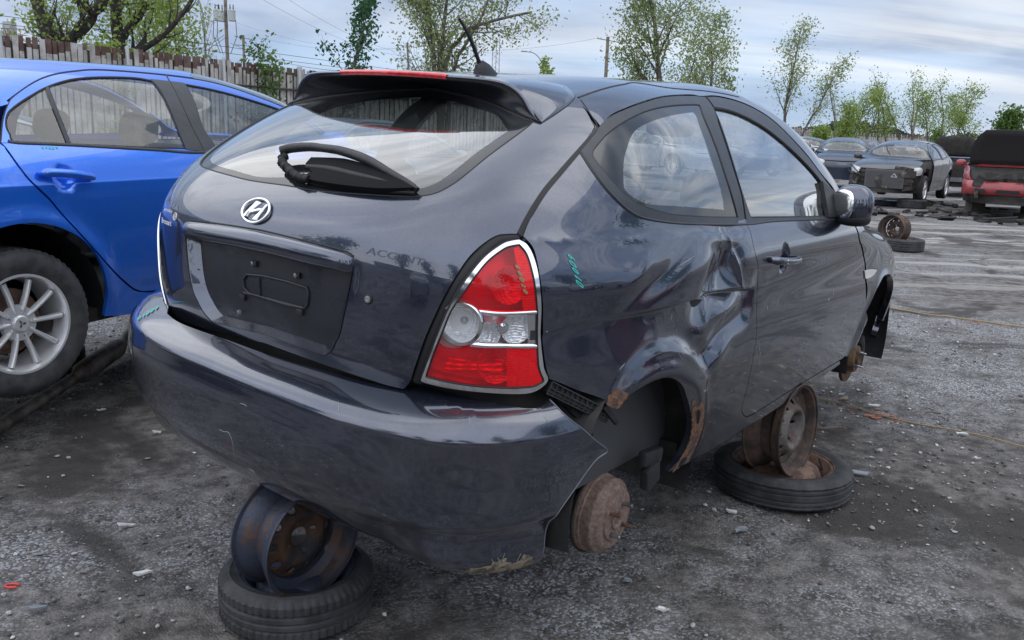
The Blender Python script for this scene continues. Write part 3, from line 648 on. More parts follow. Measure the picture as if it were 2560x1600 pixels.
def bdisp(P,n):
    x,y,z=P[:,0],P[:,1],P[:,2]; zc_=.345-.05*x; q=z-zc_
    d=-.010*sstep(np.abs(x),.30,.55)*sstep(q,.008,-.03)*sstep(z,.2,.27)          # lower valance set in
    d=d+.004*np.exp(-((z-(.585-.05*x))/.02)**2)+.0015*h1(x*5,z*7,1)
    d=d-.012*gau(x,z,(.60,.47),.16,.055,-.35)*sstep(-y,.45,.6)
    return d
SB.disp=bdisp
bt=[(417,784,1),(455,809),(579,854),(702,896),(839,933),(960,965),(1043,964),(1100,976),(1160,991),(1272,1016),(1328,1022),(1354,1016),(1372,999,1),(1380,1006),(1409,1035),(1448,1067),(1489,1101),(1518,1127,1),(1489,1150),(1448,1206),(1394,1284),(1365,1346),(1337,1411,1),
 ('d',.74,-.52,.16),('d',.6,-.54,.13),('d',.42,-.50,.15),('d',0,-.52,.21),('d',-.35,-.50,.21),('d',-.5,-.54,.19),('d',-.70,-.52,.21),('d',-.80,-.40,.30,1),('d',-.84,-.32,.40),('d',-.85,-.25,.55,1),('d',-.82,-.36,.665),('d',-.76,-.44,.68),('d',-.66,-.54,.685),('d',-.56,-.60,.68)]
Lb=SB.curve(bt,.010,True)
bumper=SB.panel('rear_bumper',Lb,M_GREY,hero,res=.011,gap=0,flange=.008)
SB.strip('torn_edge',SB.curve([(1374,1000),(1380,1006),(1409,1035),(1448,1067),(1489,1101),(1518,1127),(1489,1150),(1448,1206),(1394,1284),(1365,1346),(1337,1409)],.01),.0035,mat('bare_plastic_edge',(.16,.17,.20),.5),bumper,lift=.001,crown=.001)
bumper['label']='rear bumper cover torn loose at its right end and scraped at the bottom corner'
# scraped, muddy lower corner
M_SCR=mat('scraped_plastic',(.34,.28,.20),.9,col2=(.10,.09,.075),vscale=45,thr=(.4,.6),bump=.6,bscale=90)
def patch(Sf,name,pxs,mt,par,lift=.0015,jag=.006,seed=1,res=.008,flange=.001,disp=True):
    rg=np.random.RandomState(seed); P=Sf.curve(pxs,.008,True); P=Sf.on(P+rg.randn(len(P),3)*jag*.5)
    return Sf.panel(name,P,mt,par,gap=0,flange=flange,lift=lift,res=res,disp=disp)
patch(SB,'scraped_corner',[(1163,1430),(1180,1421),(1210,1418),(1240,1405),(1262,1398),(1285,1410),(1310,1385),(1330,1395),(1328,1415),(1300,1440),(1270,1452),(1225,1450),(1185,1440)],M_SCR,bumper,seed=3,jag=.005)
rg=np.random.RandomState(5)
def scratch(Sf,pts,wd,mt,par,name='scratch'):
    P=Sf.curve(pts,.006); n_=len(P); W=wd*np.sin(np.linspace(.15,math.pi-.15,n_)); V,Fc=Sf.strip('x',P,W,mt,par,lift=.0009,crown=.0004,obj=False,n=2,edge=.0002); return V,Fc
def scratches(Sf,name,lst,mt,par,wd=.0012):
    mb=MB()
    for l in lst:
        V,Fc=scratch(Sf,l,wd,mt,par); mb.add(V,Fc)
    return mb.build(name,mt,par,True)
M_SCL=mat('pale_scratch',(.42,.42,.44),.6)
o_=scratches(SB,'scratches',[[(1255,1402),(1259,1392),(1263,1384)],[(1290,1408),(1297,1394),(1303,1384)],[(1235,1408),(1228,1396)],[(1250,1404),(1244,1394)],[(1317,1396),(1322,1386)],
 [(600,1008),(612,1011),(618,1016)],[(548,1073),(560,1079),(572,1082),(582,1108),(585,1135)],[(1362,1042),(1372,1060)],[(846,1001),(852,1040)],[(1172,1040),(1176,1062)]],M_SCL,bumper); o_['kind']='stuff'
# ------------------------------------------------------------------ spoiler
S.disp=None
def cyl_hit(px,a,b):
    """photo ray meets the upright curved face y=a+b*x^2"""
    d=wray(px)@A1; t=np.linspace(1.5,4.5,3000); P=O1+d[:,None]*t[None,:,None]; q=P[...,1]-(a+b*P[...,0]**2); i=np.argmax(q>0,1); return P[np.arange(len(d)),i]
lipR=cyl_hit([(989,181),(1060,185),(1126,190),(1185,194),(1229,199),(1262,207),(1291,224),(1310,246),(1322,268),(1340,292),(1353,308)],-.255,.27)
zc0=lipR[0,2]-.0; lip=np.concatenate([[[0,-.255,zc0+.004]],lipR[1:]]) if lipR[0,0]>.03 else np.concatenate([[[0,-.255,zc0]],lipR[1:]])
def arc(P,n):
    s=np.concatenate([[0],np.cumsum(np.linalg.norm(np.diff(P,axis=0),axis=1))]); u=np.linspace(0,s[-1],n); return np.stack([np.interp(u,s,P[:,k]) for k in range(3)],-1)
NS=60
lipD=arc(dens(lip,.006),NS)
# root follows the roof seam then drops along the pillar to the tip
seam,_=S.pts([('d',0,.075,1.435),('d',.22,.06,1.43),('d',.38,.048,1.405),(1409,215),(1436,238),(1425,258),(1402,276),(1380,291),(1353,308)])
seamD=S.on(arc(dens(seam,.006),NS)); _u=S.hit([(942,211),(1030,215),(1113,225),(1217,252),(1279,278),(1312,293),(1345,306)]); _u[0,0]=0; und=S.on(arc(dens(np.concatenate([_u,seam[-1:]]),.006),NS))
ns_=S.normal(seamD); rows=[seamD-ns_*.012,seamD+ns_*.003]
for a in (.12,.3,.5,.7,.85,.95): rows.append(seamD*(1-a)+lipD*a+np.array([0,0,1])*(.014*4*a*(1-a)*np.linspace(1,.25,NS)[:,None])+ns_*.003*(1-a))
rows+= [lipD+[0,.002,.002],lipD+[0,-.002,-.003],lipD+[0,0,-.010]+(und-lipD)*.04,lipD*.82+und*.18+[0,0,-.008],lipD*.5+und*.5+[0,0,-.003],lipD*.15+und*.85+S.normal(und)*.006,und+S.normal(und)*.004,und-S.normal(und)*.01]
R_=np.stack(rows,1); Rl=R_[1:][::-1]*[-1,1,1]; G_=np.concatenate([Rl,R_]); m_=R_.shape[1]; n_=len(G_)
Fc=[(i*m_+k,i*m_+k+1,(i+1)*m_+k+1,(i+1)*m_+k) for i in range(n_-1) for k in range(m_-1)]
mi=[1 if (k>=9) else 0 for i in range(n_-1) for k in range(m_-1)]
sp=mesh('roof_spoiler',G_.reshape(-1,3),Fc,[M_GREY,mat('spoiler_underside',(.012,.013,.018),.25,var=.2,vscale=5)],hero,mi=mi)
M_RLENS=bpy.data.materials.new('red_lens'); M_RLENS.use_nodes=True
def lensmat(m,tint,dens_,rough=.02,prism=0,scale=220):
    nt=m.node_tree;N=nt.nodes;L=nt.links; N.remove(N['Principled BSDF']); o=N['Material Output']; t=nd(N,'ShaderNodeBsdfTransparent'); t.inputs[0].default_value=(*tint,1)
    d=nd(N,'ShaderNodeBsdfDiffuse'); d.inputs[0].default_value=(*[x*.9 for x in tint],1); mxs=nd(N,'ShaderNodeMixShader'); mxs.inputs[0].default_value=dens_; L.new(t.outputs[0],mxs.inputs[1]); L.new(d.outputs[0],mxs.inputs[2])
    gl=nd(N,'ShaderNodeBsdfGlossy'); gl.inputs['Roughness'].default_value=rough; fr=nd(N,'ShaderNodeFresnel'); geo=nd(N,'ShaderNodeNewGeometry'); ior=nd(N,'ShaderNodeMapRange'); ior.inputs[3].default_value=1.5; ior.inputs[4].default_value=1/1.5; L.new(geo.outputs['Backfacing'],ior.inputs[0]); L.new(ior.outputs[0],fr.inputs[0]); m2=nd(N,'ShaderNodeMixShader'); L.new(fr.outputs[0],m2.inputs[0]); L.new(mxs.outputs[0],m2.inputs[1]); L.new(gl.outputs[0],m2.inputs[2]); L.new(m2.outputs[0],o.inputs[0])
lensmat(M_RLENS,(1.0,.06,.085),.20)
M_CLENS=bpy.data.materials.new('clear_lens'); M_CLENS.use_nodes=True; lensmat(M_CLENS,(.93,.94,.95),.02)
def prismat(name,col,scale,metal=.9,rough=.16,dist=.004):
    m=bpy.data.materials.new(name); m.use_nodes=True; nt=m.node_tree;N=nt.nodes;L=nt.links;b=N['Principled BSDF']; b.inputs['Base Color'].default_value=(*col,1); b.inputs['Metallic'].default_value=metal; b.inputs['Roughness'].default_value=rough
    tc=nd(N,'ShaderNodeTexCoord'); v=nd(N,'ShaderNodeTexVoronoi'); v.inputs['Scale'].default_value=scale; v.inputs['Randomness'].default_value=.25; mp=nd(N,'ShaderNodeMapping'); mp.inputs['Scale'].default_value=(.6,.6,1.1); L.new(tc.outputs['Object'],mp.inputs[0]); L.new(mp.outputs[0],v.inputs[0])
    bn=nd(N,'ShaderNodeBump'); bn.inputs['Strength'].default_value=1; bn.inputs['Distance'].default_value=dist; L.new(v.outputs['Distance'],bn.inputs['Height']); L.new(bn.outputs[0],b.inputs['Normal']); return m
M_PRISM=prismat('faceted_reflector',(.85,.86,.88),130,.55,.2); M_BASE=mat('lamp_bowl',(.80,.79,.79),.3,.3,bump=.25,bscale=22)
i0=int(NS*.40); Rb=np.stack([rows[7]+[0,0,.0035],rows[8]+[0,-.001,.004],rows[9]+[0,-.003,.001],rows[10]+[0,-.003,.002]],1)[:i0]; Gb=np.concatenate([Rb[1:][::-1]*[-1,1,1],Rb]); m_=4
mesh('high_brake_light',Gb.reshape(-1,3),[(i*m_+k,i*m_+k+1,(i+1)*m_+k+1,(i+1)*m_+k) for i in range(len(Gb)-1) for k in range(3)],mat('brake_light_red',(.62,.01,.02),.12,coat=1,var=.3,vscale=60),sp)
S.strip('spoiler_gap',np.concatenate([(S.on(seamD)[1:]*[-1,1,1])[::-1],seamD]),.006,M_RUB,sp,lift=.001,crown=.001)
# ------------------------------------------------------------------ tail lights
E_=lambda L_:[(x/2.689+900,y/2.689+540)+tuple(r) for x,y,*r in L_]
t_out=E_([(1065,163,1),(1010,172),(955,192),(850,268),(760,368),(680,480),(600,620),(540,760),(480,920),(415,1095,1),(430,1112),(600,1152),(850,1182),(1050,1192),(1150,1182),(1220,1145),(1257,1098),(1240,1050),(1226,1000),(1206,800),(1212,600),(1196,420),(1165,290),(1120,200)])
t_in=E_([(1065,196,1),(1010,206),(960,226),(860,302),(770,410),(700,508),(640,590),(600,660),(560,762),(500,912),(447,1075,1),(600,1112),(800,1142),(1050,1152),(1160,1142),(1205,1122),(1228,1104),(1207,1050),(1192,980),(1185,800),(1186,640),(1172,480),(1150,370),(1114,258)])
up=E_([(1063,200,1),(1010,209),(960,230),(860,306),(772,414),(672,548,1),(715,566),(755,595),(782,636,1),(960,652),(1182,642,1),(1172,500),(1150,370),(1112,262)])
lo_=E_([(532,852,1),(570,880),(625,890),(685,882),(738,860,1),(850,872),(1185,878,1),(1190,980),(1205,1050),(1226,1104),(1200,1124),(1160,1140),(1050,1150),(800,1140),(600,1110),(452,1074,1),(492,950)])
mid=E_([(665,550,1),(712,572),(750,600),(776,640,1),(960,658),(1182,650,1),(1184,760),(1184,870,1),(850,866),(742,854,1),(690,878),(625,886),(572,876),(534,846,1),(560,760),(600,660)])
to,ti,tu,tl,tm=[S.curve(x,.006,True) for x in (t_out,t_in,up,lo_,mid)]
for mir in (False,True):
    k_=-1 if mir else 1
    tlp=S.panel('tail_light',to,M_CHROME,hero,holes=[ti],gap=0,hgap=0,flange=.03,lift=.005,res=.01,mirror=mir); tlp['label']='right tail light in red and clear sections with chrome trim' if not mir else 'left tail light seen edge on'
    S.strip('lamp_rubber',to,.012,M_RUB,tlp,lift=.0,crown=.001,closed=True,mirror=mir)
    S.strip('inner_trim',ti,.006,M_RUB,tlp,lift=.004,crown=.0025,closed=True,mirror=mir)
    S.panel('lamp_backing',to,M_BASE,tlp,gap=.003,flange=0,lift=-.035,res=.015,mirror=mir)
    S.panel('upper_red_lens',tu,M_RLENS,tlp,gap=0,flange=.006,lift=.004,res=.012,mirror=mir)
    S.panel('lower_red_lens',tl,M_RLENS,tlp,gap=0,flange=.006,lift=.004,res=.012,mirror=mir)
    S.panel('clear_lens',tm,M_CLENS,tlp,gap=0,flange=0,lift=.003,res=.02,mirror=mir)
    for nm,L_ in (('chrome_band',[(782,640),(960,656),(1182,646)]),('chrome_band',[(740,862),(850,871),(1185,876)])):
        S.strip(nm,S.curve(E_(L_),.008),.015,M_CHROME,tlp,lift=.003,crown=.003,mirror=mir)
    c=HP(E_([(676,726)]))[0]; n=S.normal(c[None])[0]; n=n+np.array([-.1,-.35,0]); n/=np.linalg.norm(n); Mx=Matrix.Translation(Vector(c))@Vector(n).to_track_quat('Z','Y').to_matrix().to_4x4(); 
    if mir: Mx=Matrix.Scale(-1,4,(1,0,0))@Mx
    MB().lathe([(.043,-.03),(.043,-.001),(.045,.004),(.052,.005),(.055,.001),(.055,-.02)],56,M=Mx).build('reverse_lamp_ring',M_CHROME,tlp,True,60)
    MB().lathe([(0,-.050),(.012,-.049),(.025,-.042),(.036,-.028),(.044,-.006)],56,M=Mx).build('reverse_lamp_bowl',M_PRISM,tlp,True,60)
    MB().lathe([(0,-.030),(.006,-.031),(.010,-.036),(.010,-.052)],24,M=Mx).build('reverse_bulb',mat('grey_glass_bulb',(.30,.31,.33),.15,coat=1),tlp,True,60)
    S.panel('chrome_block',S.curve([(1318,786,1),(1340,786,1),(1341,858,1),(1320,858,1)],.006,True),M_CHROME,tlp,gap=0,flange=.02,lift=.001,res=.015,mirror=mir)
    S.panel('lamp_slots',S.curve([(1326,826,1),(1338,826,1),(1338,850,1),(1324,850,1)],.005,True),M_RUB,tlp,gap=0,flange=0,lift=.002,res=.015,mirror=mir)
    RX=prismat('red_reflex',(.80,.035,.04),150,.15,.25,.003)
    for nm,L_ in (('side_reflex',[(1030,222,1),(1063,204,1),(1110,268),(1150,375),(1170,480),(1180,640,1),(1095,645,1),(1078,500),(1058,370)]),('side_reflex',[(985,882,1),(1182,880,1),(1190,985),(1222,1102),(1160,1136),(985,1144,1)])): S.panel(nm,S.curve(E_(L_),.006,True),RX,tlp,gap=0,flange=0,lift=.0025,res=.015,mirror=mir)
    # turn signal reflector and bulb shield
    for (cx_,cy_,r_,nm,mt_) in ((1060,760,.040,'signal_reflector',M_PRISM),(870,800,.030,'signal_reflector',M_PRISM),(1010,470,.045,'brake_reflector',M_PRISM),(930,850+150,.05,'tail_reflector',M_PRISM)):
        c=HP(E_([(cx_,cy_)]))[0]; n=S.normal(c[None])[0]; Mx=Matrix.Translation(Vector(c-n*.004))@Vector(n).to_track_quat('Z','Y').to_matrix().to_4x4()
        if mir: Mx=Matrix.Scale(-1,4,(1,0,0))@Mx
        MB().lathe([(0,-.030),(r_*.3,-.027),(r_*.7,-.016),(r_,-.002),(r_*1.03,-.004)],32,M=Mx).build(nm,mt_,tlp,True,60)
    c=HP(E_([(965,757)]))[0]; n=S.normal(c[None])[0]; Mx=Matrix.Translation(Vector(c-n*.004))@Vector(n).to_track_quat('Z','Y').to_matrix().to_4x4()
    if mir: Mx=Matrix.Scale(-1,4,(1,0,0))@Mx
    MB().lathe([(0,.002),(.010,.001),(.012,.0),(.015,0),(.016,-.004),(.016,-.03)],28,M=Mx).build('signal_bulb_cap',M_CHROME,tlp,True,40)
    S.panel('lower_reflex_block',S.curve(E_([(600,960,1),(700,975),(860,1000,1),(985,990,1),(985,1075,1),(850,1050),(700,1040),(545,1045,1)]),.006,True),prismat('red_facets',(.95,.10,.06),75,.5,.2,.008),tlp,gap=0,flange=.01,lift=-.008,res=.015,mirror=mir)
# ------------------------------------------------------------------ marker numbers
GL={'0':[[(0,.5),(.12,.85),(.35,1),(.58,.85),(.65,.5),(.55,.15),(.3,0),(.08,.15),(0,.5)]],'1':[[(.1,.75),(.35,1),(.3,.5),(.25,0)]],'9':[[(.6,.75),(.4,1),(.12,.9),(.05,.65),(.25,.5),(.55,.6),(.6,.8),(.5,.35),(.3,0)]]}
def writing(Sf,name,txt,org,rt,up_,mt,par,wd=.004,lift=.0015,seed=0):
    rg=random.Random(seed); mb=MB()
    for i,ch in enumerate(txt):
        jx,jy,sc=rg.uniform(-.06,.06),rg.uniform(-.1,.1),rg.uniform(.88,1.12)
        for st in GL[ch]:
            q=[(org[0]+(i*.95+x*sc*.8+jx)*rt[0]+(y*sc+jy)*up_[0],org[1]+(i*.95+x*sc*.8+jx)*rt[1]+(y*sc+jy)*up_[1]) for x,y in st]
            P=Sf.curve(q,.004); V,Fc=Sf.strip('x',P,wd,mt,par,lift=lift,crown=.0003,obj=False,n=2,edge=0); mb.add(V,Fc)
    return mb.build(name,mt,par,True)
S.disp=side_disp
writing(S,'marker_number','01009',(1459,722),(-6.4,-17.4),(-17,-13),M_TEAL,qp,.0024,seed=1)
S.disp=None
writing(S,'marker_number','01009',(1317,736),(-5.0,-15.5),(-10,-6),mat('olive_marker',(.22,.20,.10),.6),tlp,.0035,.007,seed=2)
writing(SB,'marker_number','01009',(346,802),(11,-6.6),(3,-8),M_TEAL,bumper,.0035,.003,seed=3)
text_on('dealer_sticker','HYUNDAI',(411,527),(2.9,.8),(-.2,-6.5),M_WHITE,hatch,size=1.6,bold=.02)
text_on('dealer_sticker','Brossard',(405,556),(5.5,2.2),(.4,-16),M_WHITE,hatch,size=1.2,bold=.02)
text_on('name_badge','HYUNDAI',(414,511),(6.6,3.4),(1.2,-16),mat('badge_grey',(.35,.37,.42),.3,.8),hatch,size=1.05,bold=.02)
_c=S.hit([(439,541)])[0]
mb=MB(); ro=[(math.cos(a)*.011,math.sin(a)*.011) for a in np.linspace(0,2*math.pi,25)]; mb.tube([S.on(np.array([[_c[0]+u,_c[1],_c[2]+v]]))[0]+[0,-.002,0] for u,v in ro],.0012,5,False)
for u in (-.004,.004): mb.tube([S.on(np.array([[_c[0]+u+dv*.3,_c[1],_c[2]+dv]]))[0]+[0,-.002,0] for dv in (-.008,.008)],.0013,5)
mb.tube([S.on(np.array([[_c[0]+u,_c[1],_c[2]]]))[0]+[0,-.002,0] for u in (-.004,.004)],.001,5); mb.build('sticker_emblem',M_WHITE,hatch)
# ------------------------------------------------------------------ rust, scratches and torn bits
S.disp=side_disp
patch(S,'rust_patch',[(1511,1002),(1519,985),(1535,972),(1552,976),(1561,985),(1548,1000),(1533,1015),(1520,1016)],M_RUST2,qp,seed=4,jag=.003)
patch(S,'rust_patch',[(1724,1000),(1735,1010),(1742,1000),(1750,1022),(1745,1060),(1735,1100),(1722,1135),(1703,1160),(1680,1180),(1700,1145),(1718,1100),(1724,1060)],M_RUST2,qp,seed=6,jag=.003)
patch(S,'rust_hole',[(1733,1022),(1739,1024),(1736,1050),(1733,1052)],M_RUB,qp,seed=7,jag=.002,lift=.003)
patch(S,'rust_hole',[(1700,1150),(1712,1140),(1706,1155),(1694,1166)],M_RUB,qp,seed=8,jag=.002,lift=.003)
o_=scratches(S,'scratches',[[(1684,781),(1690,790),(1688,800),(1697,812)],[(1701,822),(1706,835)],[(1693,848),(1702,860)],[(1689,880),(1698,896),(1705,908)],[(1696,875),(1703,890)],[(1748,972),(1758,975)],[(1783,736),(1800,742),(1817,790),(1818,812)],[(1700,665),(1722,650),(1735,640)],[(1754,815),(1756,826)],[(1363,828),(1369,829)],[(1548,925),(1556,916),(1563,908)]],M_SCL,qp,.0014); o_['kind']='stuff'
o_=scratches(S,'scratches',[[(1899,862),(1898,878)],[(1901,880),(1899,893)],[(1898,892),(1896,908)],[(1900,900),(1898,914)],[(1994,905),(2000,897)],[(2083,723),(2083,738)],[(2070,752),(2074,745)],[(1960,968),(1967,972)],[(1918,765),(1918,773)]],M_SCL,dr,.0013); o_['kind']='stuff'
# dark seam line along the sill
S.strip('sill_seam',S.curve([(1865,1045),(1923,1018),(1998,969),(2070,924),(2100,905)],.02),.006,M_RUB,qp,lift=0,crown=0)
# bumper bracket hanging under the lamp: a ribbed black plastic strip
P0_,P1_=HP([(1372,968),(1520,1042)]); ax=(P1_-P0_); nn_=S.normal(P0_[None])[0]; mb=MB(); 
upv=np.cross(ax/np.linalg.norm(ax),nn_); upv/=np.linalg.norm(upv)
if upv[2]<0: upv=-upv
for k_ in (-1,0,1): mb.tube([tuple(P0_+ax*t+upv*.016*k_+nn_*.004) for t in (0,.3,.6,1)],.0028,6)
for t in np.linspace(0,1,13): mb.tube([tuple(P0_+ax*t-upv*.017+nn_*.004),tuple(P0_+ax*t+upv*.017+nn_*.004)],.0024,6)
mb.tube([tuple(P0_+ax*t-nn_*.012) for t in (0,1)],[.02,.02],4); mb.tube([tuple(P0_+ax*.85+upv*.02),tuple(P0_+ax*1.12-upv*.004+nn_*.012)],[.012,.008],5)
mb.build('bumper_bracket',M_BLACK,hero)
mb=MB(); 
for a,b,r_ in (((1425,1010),(1465,1052),.012),((1460,1030),(1492,1095),.010),((1400,985),(1440,1060),.006)): 
    P=HP([a,b]); nq=S.normal(P); mb.tube([tuple(P[0]-nq[0]*.02),tuple((P[0]+P[1])/2-nq[0]*.035),tuple(P[1]-nq[1]*.02)],r_,6)
mb.build('torn_bracket',M_BLACK,hero)
lost=MB(); P=HP([(1380,1000),(1340,1020)]); 
# ------------------------------------------------------------------ mirror, handle, aerial, wiper
from mathutils import noise as mnoise
def blob(mb,c,ax,n1=24,n2=32,pw=2.0,M=None,cut=None):
    V=[];Fc=[]
    def sp_(v,p): return math.copysign(abs(v)**p,v)
    e=2/pw
    for j in range(n1+1):
        b=-math.pi/2+math.pi*j/n1
        for i in range(n2):
            a=2*math.pi*i/n2; p=Vector((ax[0]*sp_(math.cos(b),e)*sp_(math.cos(a),e),ax[1]*sp_(math.cos(b),e)*sp_(math.sin(a),e),ax[2]*sp_(math.sin(b),e)))
            if cut: p=cut(p)
            if M: p=M@p
            V.append(tuple(Vector(c)+p))
    for j in range(n1):
        for i in range(n2): Fc.append((j*n2+i,j*n2+(i+1)%n2,(j+1)*n2+(i+1)%n2,(j+1)*n2+i))
    return mb.add(V,Fc)
dmir=wray((2133,512))[0]@A1; cm=O1+dmir*((1.62-O1[1])/dmir[1])
Rm=Matrix.Rotation(rad(-18),3,'Z')
mo=blob(MB(),cm,(.082,.060,.083),28,36,2.5,Rm).build('door_mirror',M_GREY,hero,True,None)
blob(MB(),Vector(cm)+Rm@Vector((.0,.004,-.052)),(.076,.056,.036),14,30,2.6,Rm).build('mirror_underside',M_BLACK,mo,True,None)
MB().box(Vector(cm)+Vector((-.075,.02,-.045)),(.09,.045,.05),bev=.012).build('mirror_arm',M_BLACK,mo,True)
blob(MB(),Vector(cm)+Rm@Vector((-.012,-.030,.0)),(.064,.035,.064),16,28,2.6,Rm).build('mirror_glass',M_CHROME,mo,True,None)
P=HP([(2050,455),(2087,485),(2118,545),(2066,545)]); n=S.normal(P); V=np.concatenate([P+n*.012,P-n*.004]); mesh('mirror_sail',V,[(0,1,2,3),(0,4,5,1),(1,5,6,2),(2,6,7,3),(3,7,4,0)],M_BLACK,mo,False)
cmL=Vector((-cm[0],cm[1],cm[2])); ml=blob(MB(),cmL,(.095,.055,.07),20,28,2.5,Matrix.Rotation(rad(18),3,'Z')).build('door_mirror',M_GREY,hero,True,None); MB().box(cmL+Vector((.09,.02,-.04)),(.09,.04,.045),bev=.01).build('mirror_arm',M_BLACK,ml,True)
ph=HP([(1923,650),(1935,650),(1960,649),(1982,646),(1992,644)]); n=S.normal(ph); lf=np.array([.004,.024,.030,.024,.004])[:,None]; ph=dens(ph+n*lf,.006)
mb=MB(); mb.tube([tuple(p) for p in ph],list(np.interp(np.linspace(0,1,len(ph)),[0,.12,.8,1],[.010,.0145,.012,.008])),12); hnd=mb.build('door_handle',M_GREY,dr,True,60)
c=HP([(1943,650)])[0]; nq=S.normal(c[None])[0]; Mx=Matrix.Translation(Vector(c+nq*.038))@Vector(nq).to_track_quat('Z','Y').to_matrix().to_4x4(); MB().lathe([(0,.001),(.004,.001),(.006,.003),(.008,.002),(.009,-.004)],20,M=Mx).build('key_cylinder',M_CHROME,hnd,True,50)
S.disp=None
rp=S.curve([(2159,676,1),(2175,673),(2188,675),(2184,684),(2172,694),(2161,697,1),(2160,686)],.006,True); S.panel('side_repeater',rp,mat('clear_repeater',(.8,.8,.78),.12,coat=1),hero,gap=0,flange=.004,lift=.007,res=.01)
# aerial
ab=S.on(np.array([[0,.19,1.44]]))[0]; mb=MB(); V=[];
for (y_,hw,h_) in ((-.045,.012,.030),(-.02,.018,.046),(.015,.020,.036),(.05,.017,.018),(.075,.010,.004)):
    for u_,v_ in ((-1,-.01),(-.8,.55),(-.35,1),(.35,1),(.8,.55),(1,-.01)): V.append((ab[0]+hw*u_,ab[1]+y_,ab[2]+max(v_*h_,-.008)))
mb.add(V,[(i*6+k,i*6+k+1,(i+1)*6+k+1,(i+1)*6+k) for i in range(4) for k in range(5)]+[tuple(range(6))]); ant=mb.build('roof_aerial',M_BLACK,hero,True,50)
d=wray((1147,45))[0]@A1; tip=O1+d*((0-O1[0])/d[0]); base=ab+[0,-.03,.035]; 
pts_=[tuple(base*(1-t)+tip*t+np.array([0,0,.012*math.sin(t*math.pi)])) for t in np.linspace(0,1,90)]
MB().tube(pts_,[.0065*(1-.35*i/89)+(.0012 if (i%3==0 and i<85) else 0) for i in range(90)],8).build('aerial_rod',M_RUB,ant,True,60)
# rear wiper, broken
def tub(pxs,r,lift,step=.008): 
    P,_=S.pts(pxs); P=dens(P,step); P=S.on(P); n=S.normal(P); lf=np.interp(np.linspace(0,1,len(P)),np.linspace(0,1,len(lift)),lift)[:,None]; return [tuple(q) for q in P+n*lf],list(np.interp(np.linspace(0,1,len(P)),np.linspace(0,1,len(r)),r))
mb=MB(); p_,r_=tub([(716,400),(745,395),(800,397),(868,407),(930,425),(985,450),(1030,472),(1046,484)],[.014,.013,.011,.012,.013,.011,.009,.007],[.03,.036,.036,.030,.02,.012]); mb.tube(p_,r_,10)
wp=mb.build('rear_wiper',M_BLACK,hero,True,60)
mb=MB()
for k_,pl in enumerate(([(768,452),(800,462),(860,470),(950,480),(1040,487)],[(790,440),(850,452),(930,467),(1030,484)],[(775,430),(830,436),(900,452),(980,470)])): p_,r_=tub(pl,[.008,.010,.009,.006],[.006+.005*k_]*3); mb.tube(p_,r_,8)
mb.build('wiper_blade',M_RUB,wp,True,60)
mb=MB(); cp=[(720,402),(712,412),(716,425),(728,436),(740,448),(758,458),(780,462)]
q_=dens(np.array([on_rec(*p,.018) for p in cp]),.004); mb.tube([tuple(p) for p in q_],[.0105+.0028*math.sin(i*1.9)+.0015*math.sin(i*.7) for i in range(len(q_))],10)
mb.build('wiper_bellows',M_RUB,wp,True,60)
M_PR=mat('perished_rubber',(.005,.005,.006),.75,spec=.15)
S.panel('wiper_cover',S.curve([(786,410,1),(868,414),(930,432),(985,455),(1044,486,1),(960,487),(880,480),(800,468),(762,456,1),(790,446,1),(772,426,1)],.006,True),M_PR,wp,gap=0,flange=.022,lift=.022,res=.015)
# ------------------------------------------------------------------ interior
def seat(x,y,zb,w_,hback,hr=True,par=hero,lean=.22,name='front_seat'):
    R_=Matrix.Rotation(-lean,3,'X'); b=blob(MB(),(x,y,zb+.05),(w_/2,.24,.085),12,24,4).build(name,M_CLOTH,par,True,None)
    blob(MB(),Vector((x,y-.25,zb+.05))+R_@Vector((0,0,hback/2)),(w_/2,.06,hback/2),14,24,3.6,R_).build('seat_back',M_CLOTH,b,True,None)
    if hr:
        c=Vector((x,y-.25,zb+.05))+R_@Vector((0,-.0,hback+.09)); blob(MB(),c,(.125,.05,.085),14,22,3.2,R_).build('headrest',M_CLOTH,b,True,None)
        mb=MB(); [mb.tube([c+Vector((s_*.05,.0,-.05)),c+Vector((s_*.05,.01,-.15))],.006,6) for s_ in(-1,1)]; mb.build('headrest_posts',M_STEEL,b)
for x in (-.36,.36): seat(x,1.42,.40,.50,.52)
rs=blob(MB(),(0,.42,.45),(.60,.24,.09),12,24,4).build('rear_seat',M_CLOTH,hero,True,None)
R_=Matrix.Rotation(-.3,3,'X'); blob(MB(),Vector((0,.14,.74)),(.58,.06,.27),14,40,5,R_).build('seat_back',M_CLOTH,rs,True,None)
for x in (-.33,.33): blob(MB(),Vector((x,.09,1.055)),(.125,.05,.075),14,22,3.2,R_).build('headrest',M_CLOTH,rs,True,None)
MB().box((0,-.30,.93),(1.0,.52,.02),bev=.006).build('parcel_shelf',mat('shelf_felt',(.04,.042,.045),.95),hero)
MB().box((0,2.05,.86),(1.42,.42,.22),bev=.07).build('dashboard',mat('dash_grey',(.05,.052,.056),.7,bump=.2,bscale=150),hero,True)
mb=MB(); Mx=Matrix.Translation((-.36,1.74,.90))@Matrix.Rotation(rad(62),4,'X'); mb.lathe([(.185+.014*math.cos(a),.014*math.sin(a)) for a in np.linspace(0,2*math.pi,9)[:-1]],36,True,M=Mx)
mb.box((-.36,1.74,.90),(.34,.03,.05)); mb.build('steering_wheel',M_BLACK,hero,True,50)
mb=MB(); blob(mb,(0,1.60,1.295),(.12,.022,.034),12,26,3.5); mb.tube([(0,1.61,1.31),(0,1.66,1.37)],.01,8); mb.build('cabin_mirror',M_SATIN,hero,True,None)
mb=MB(); 
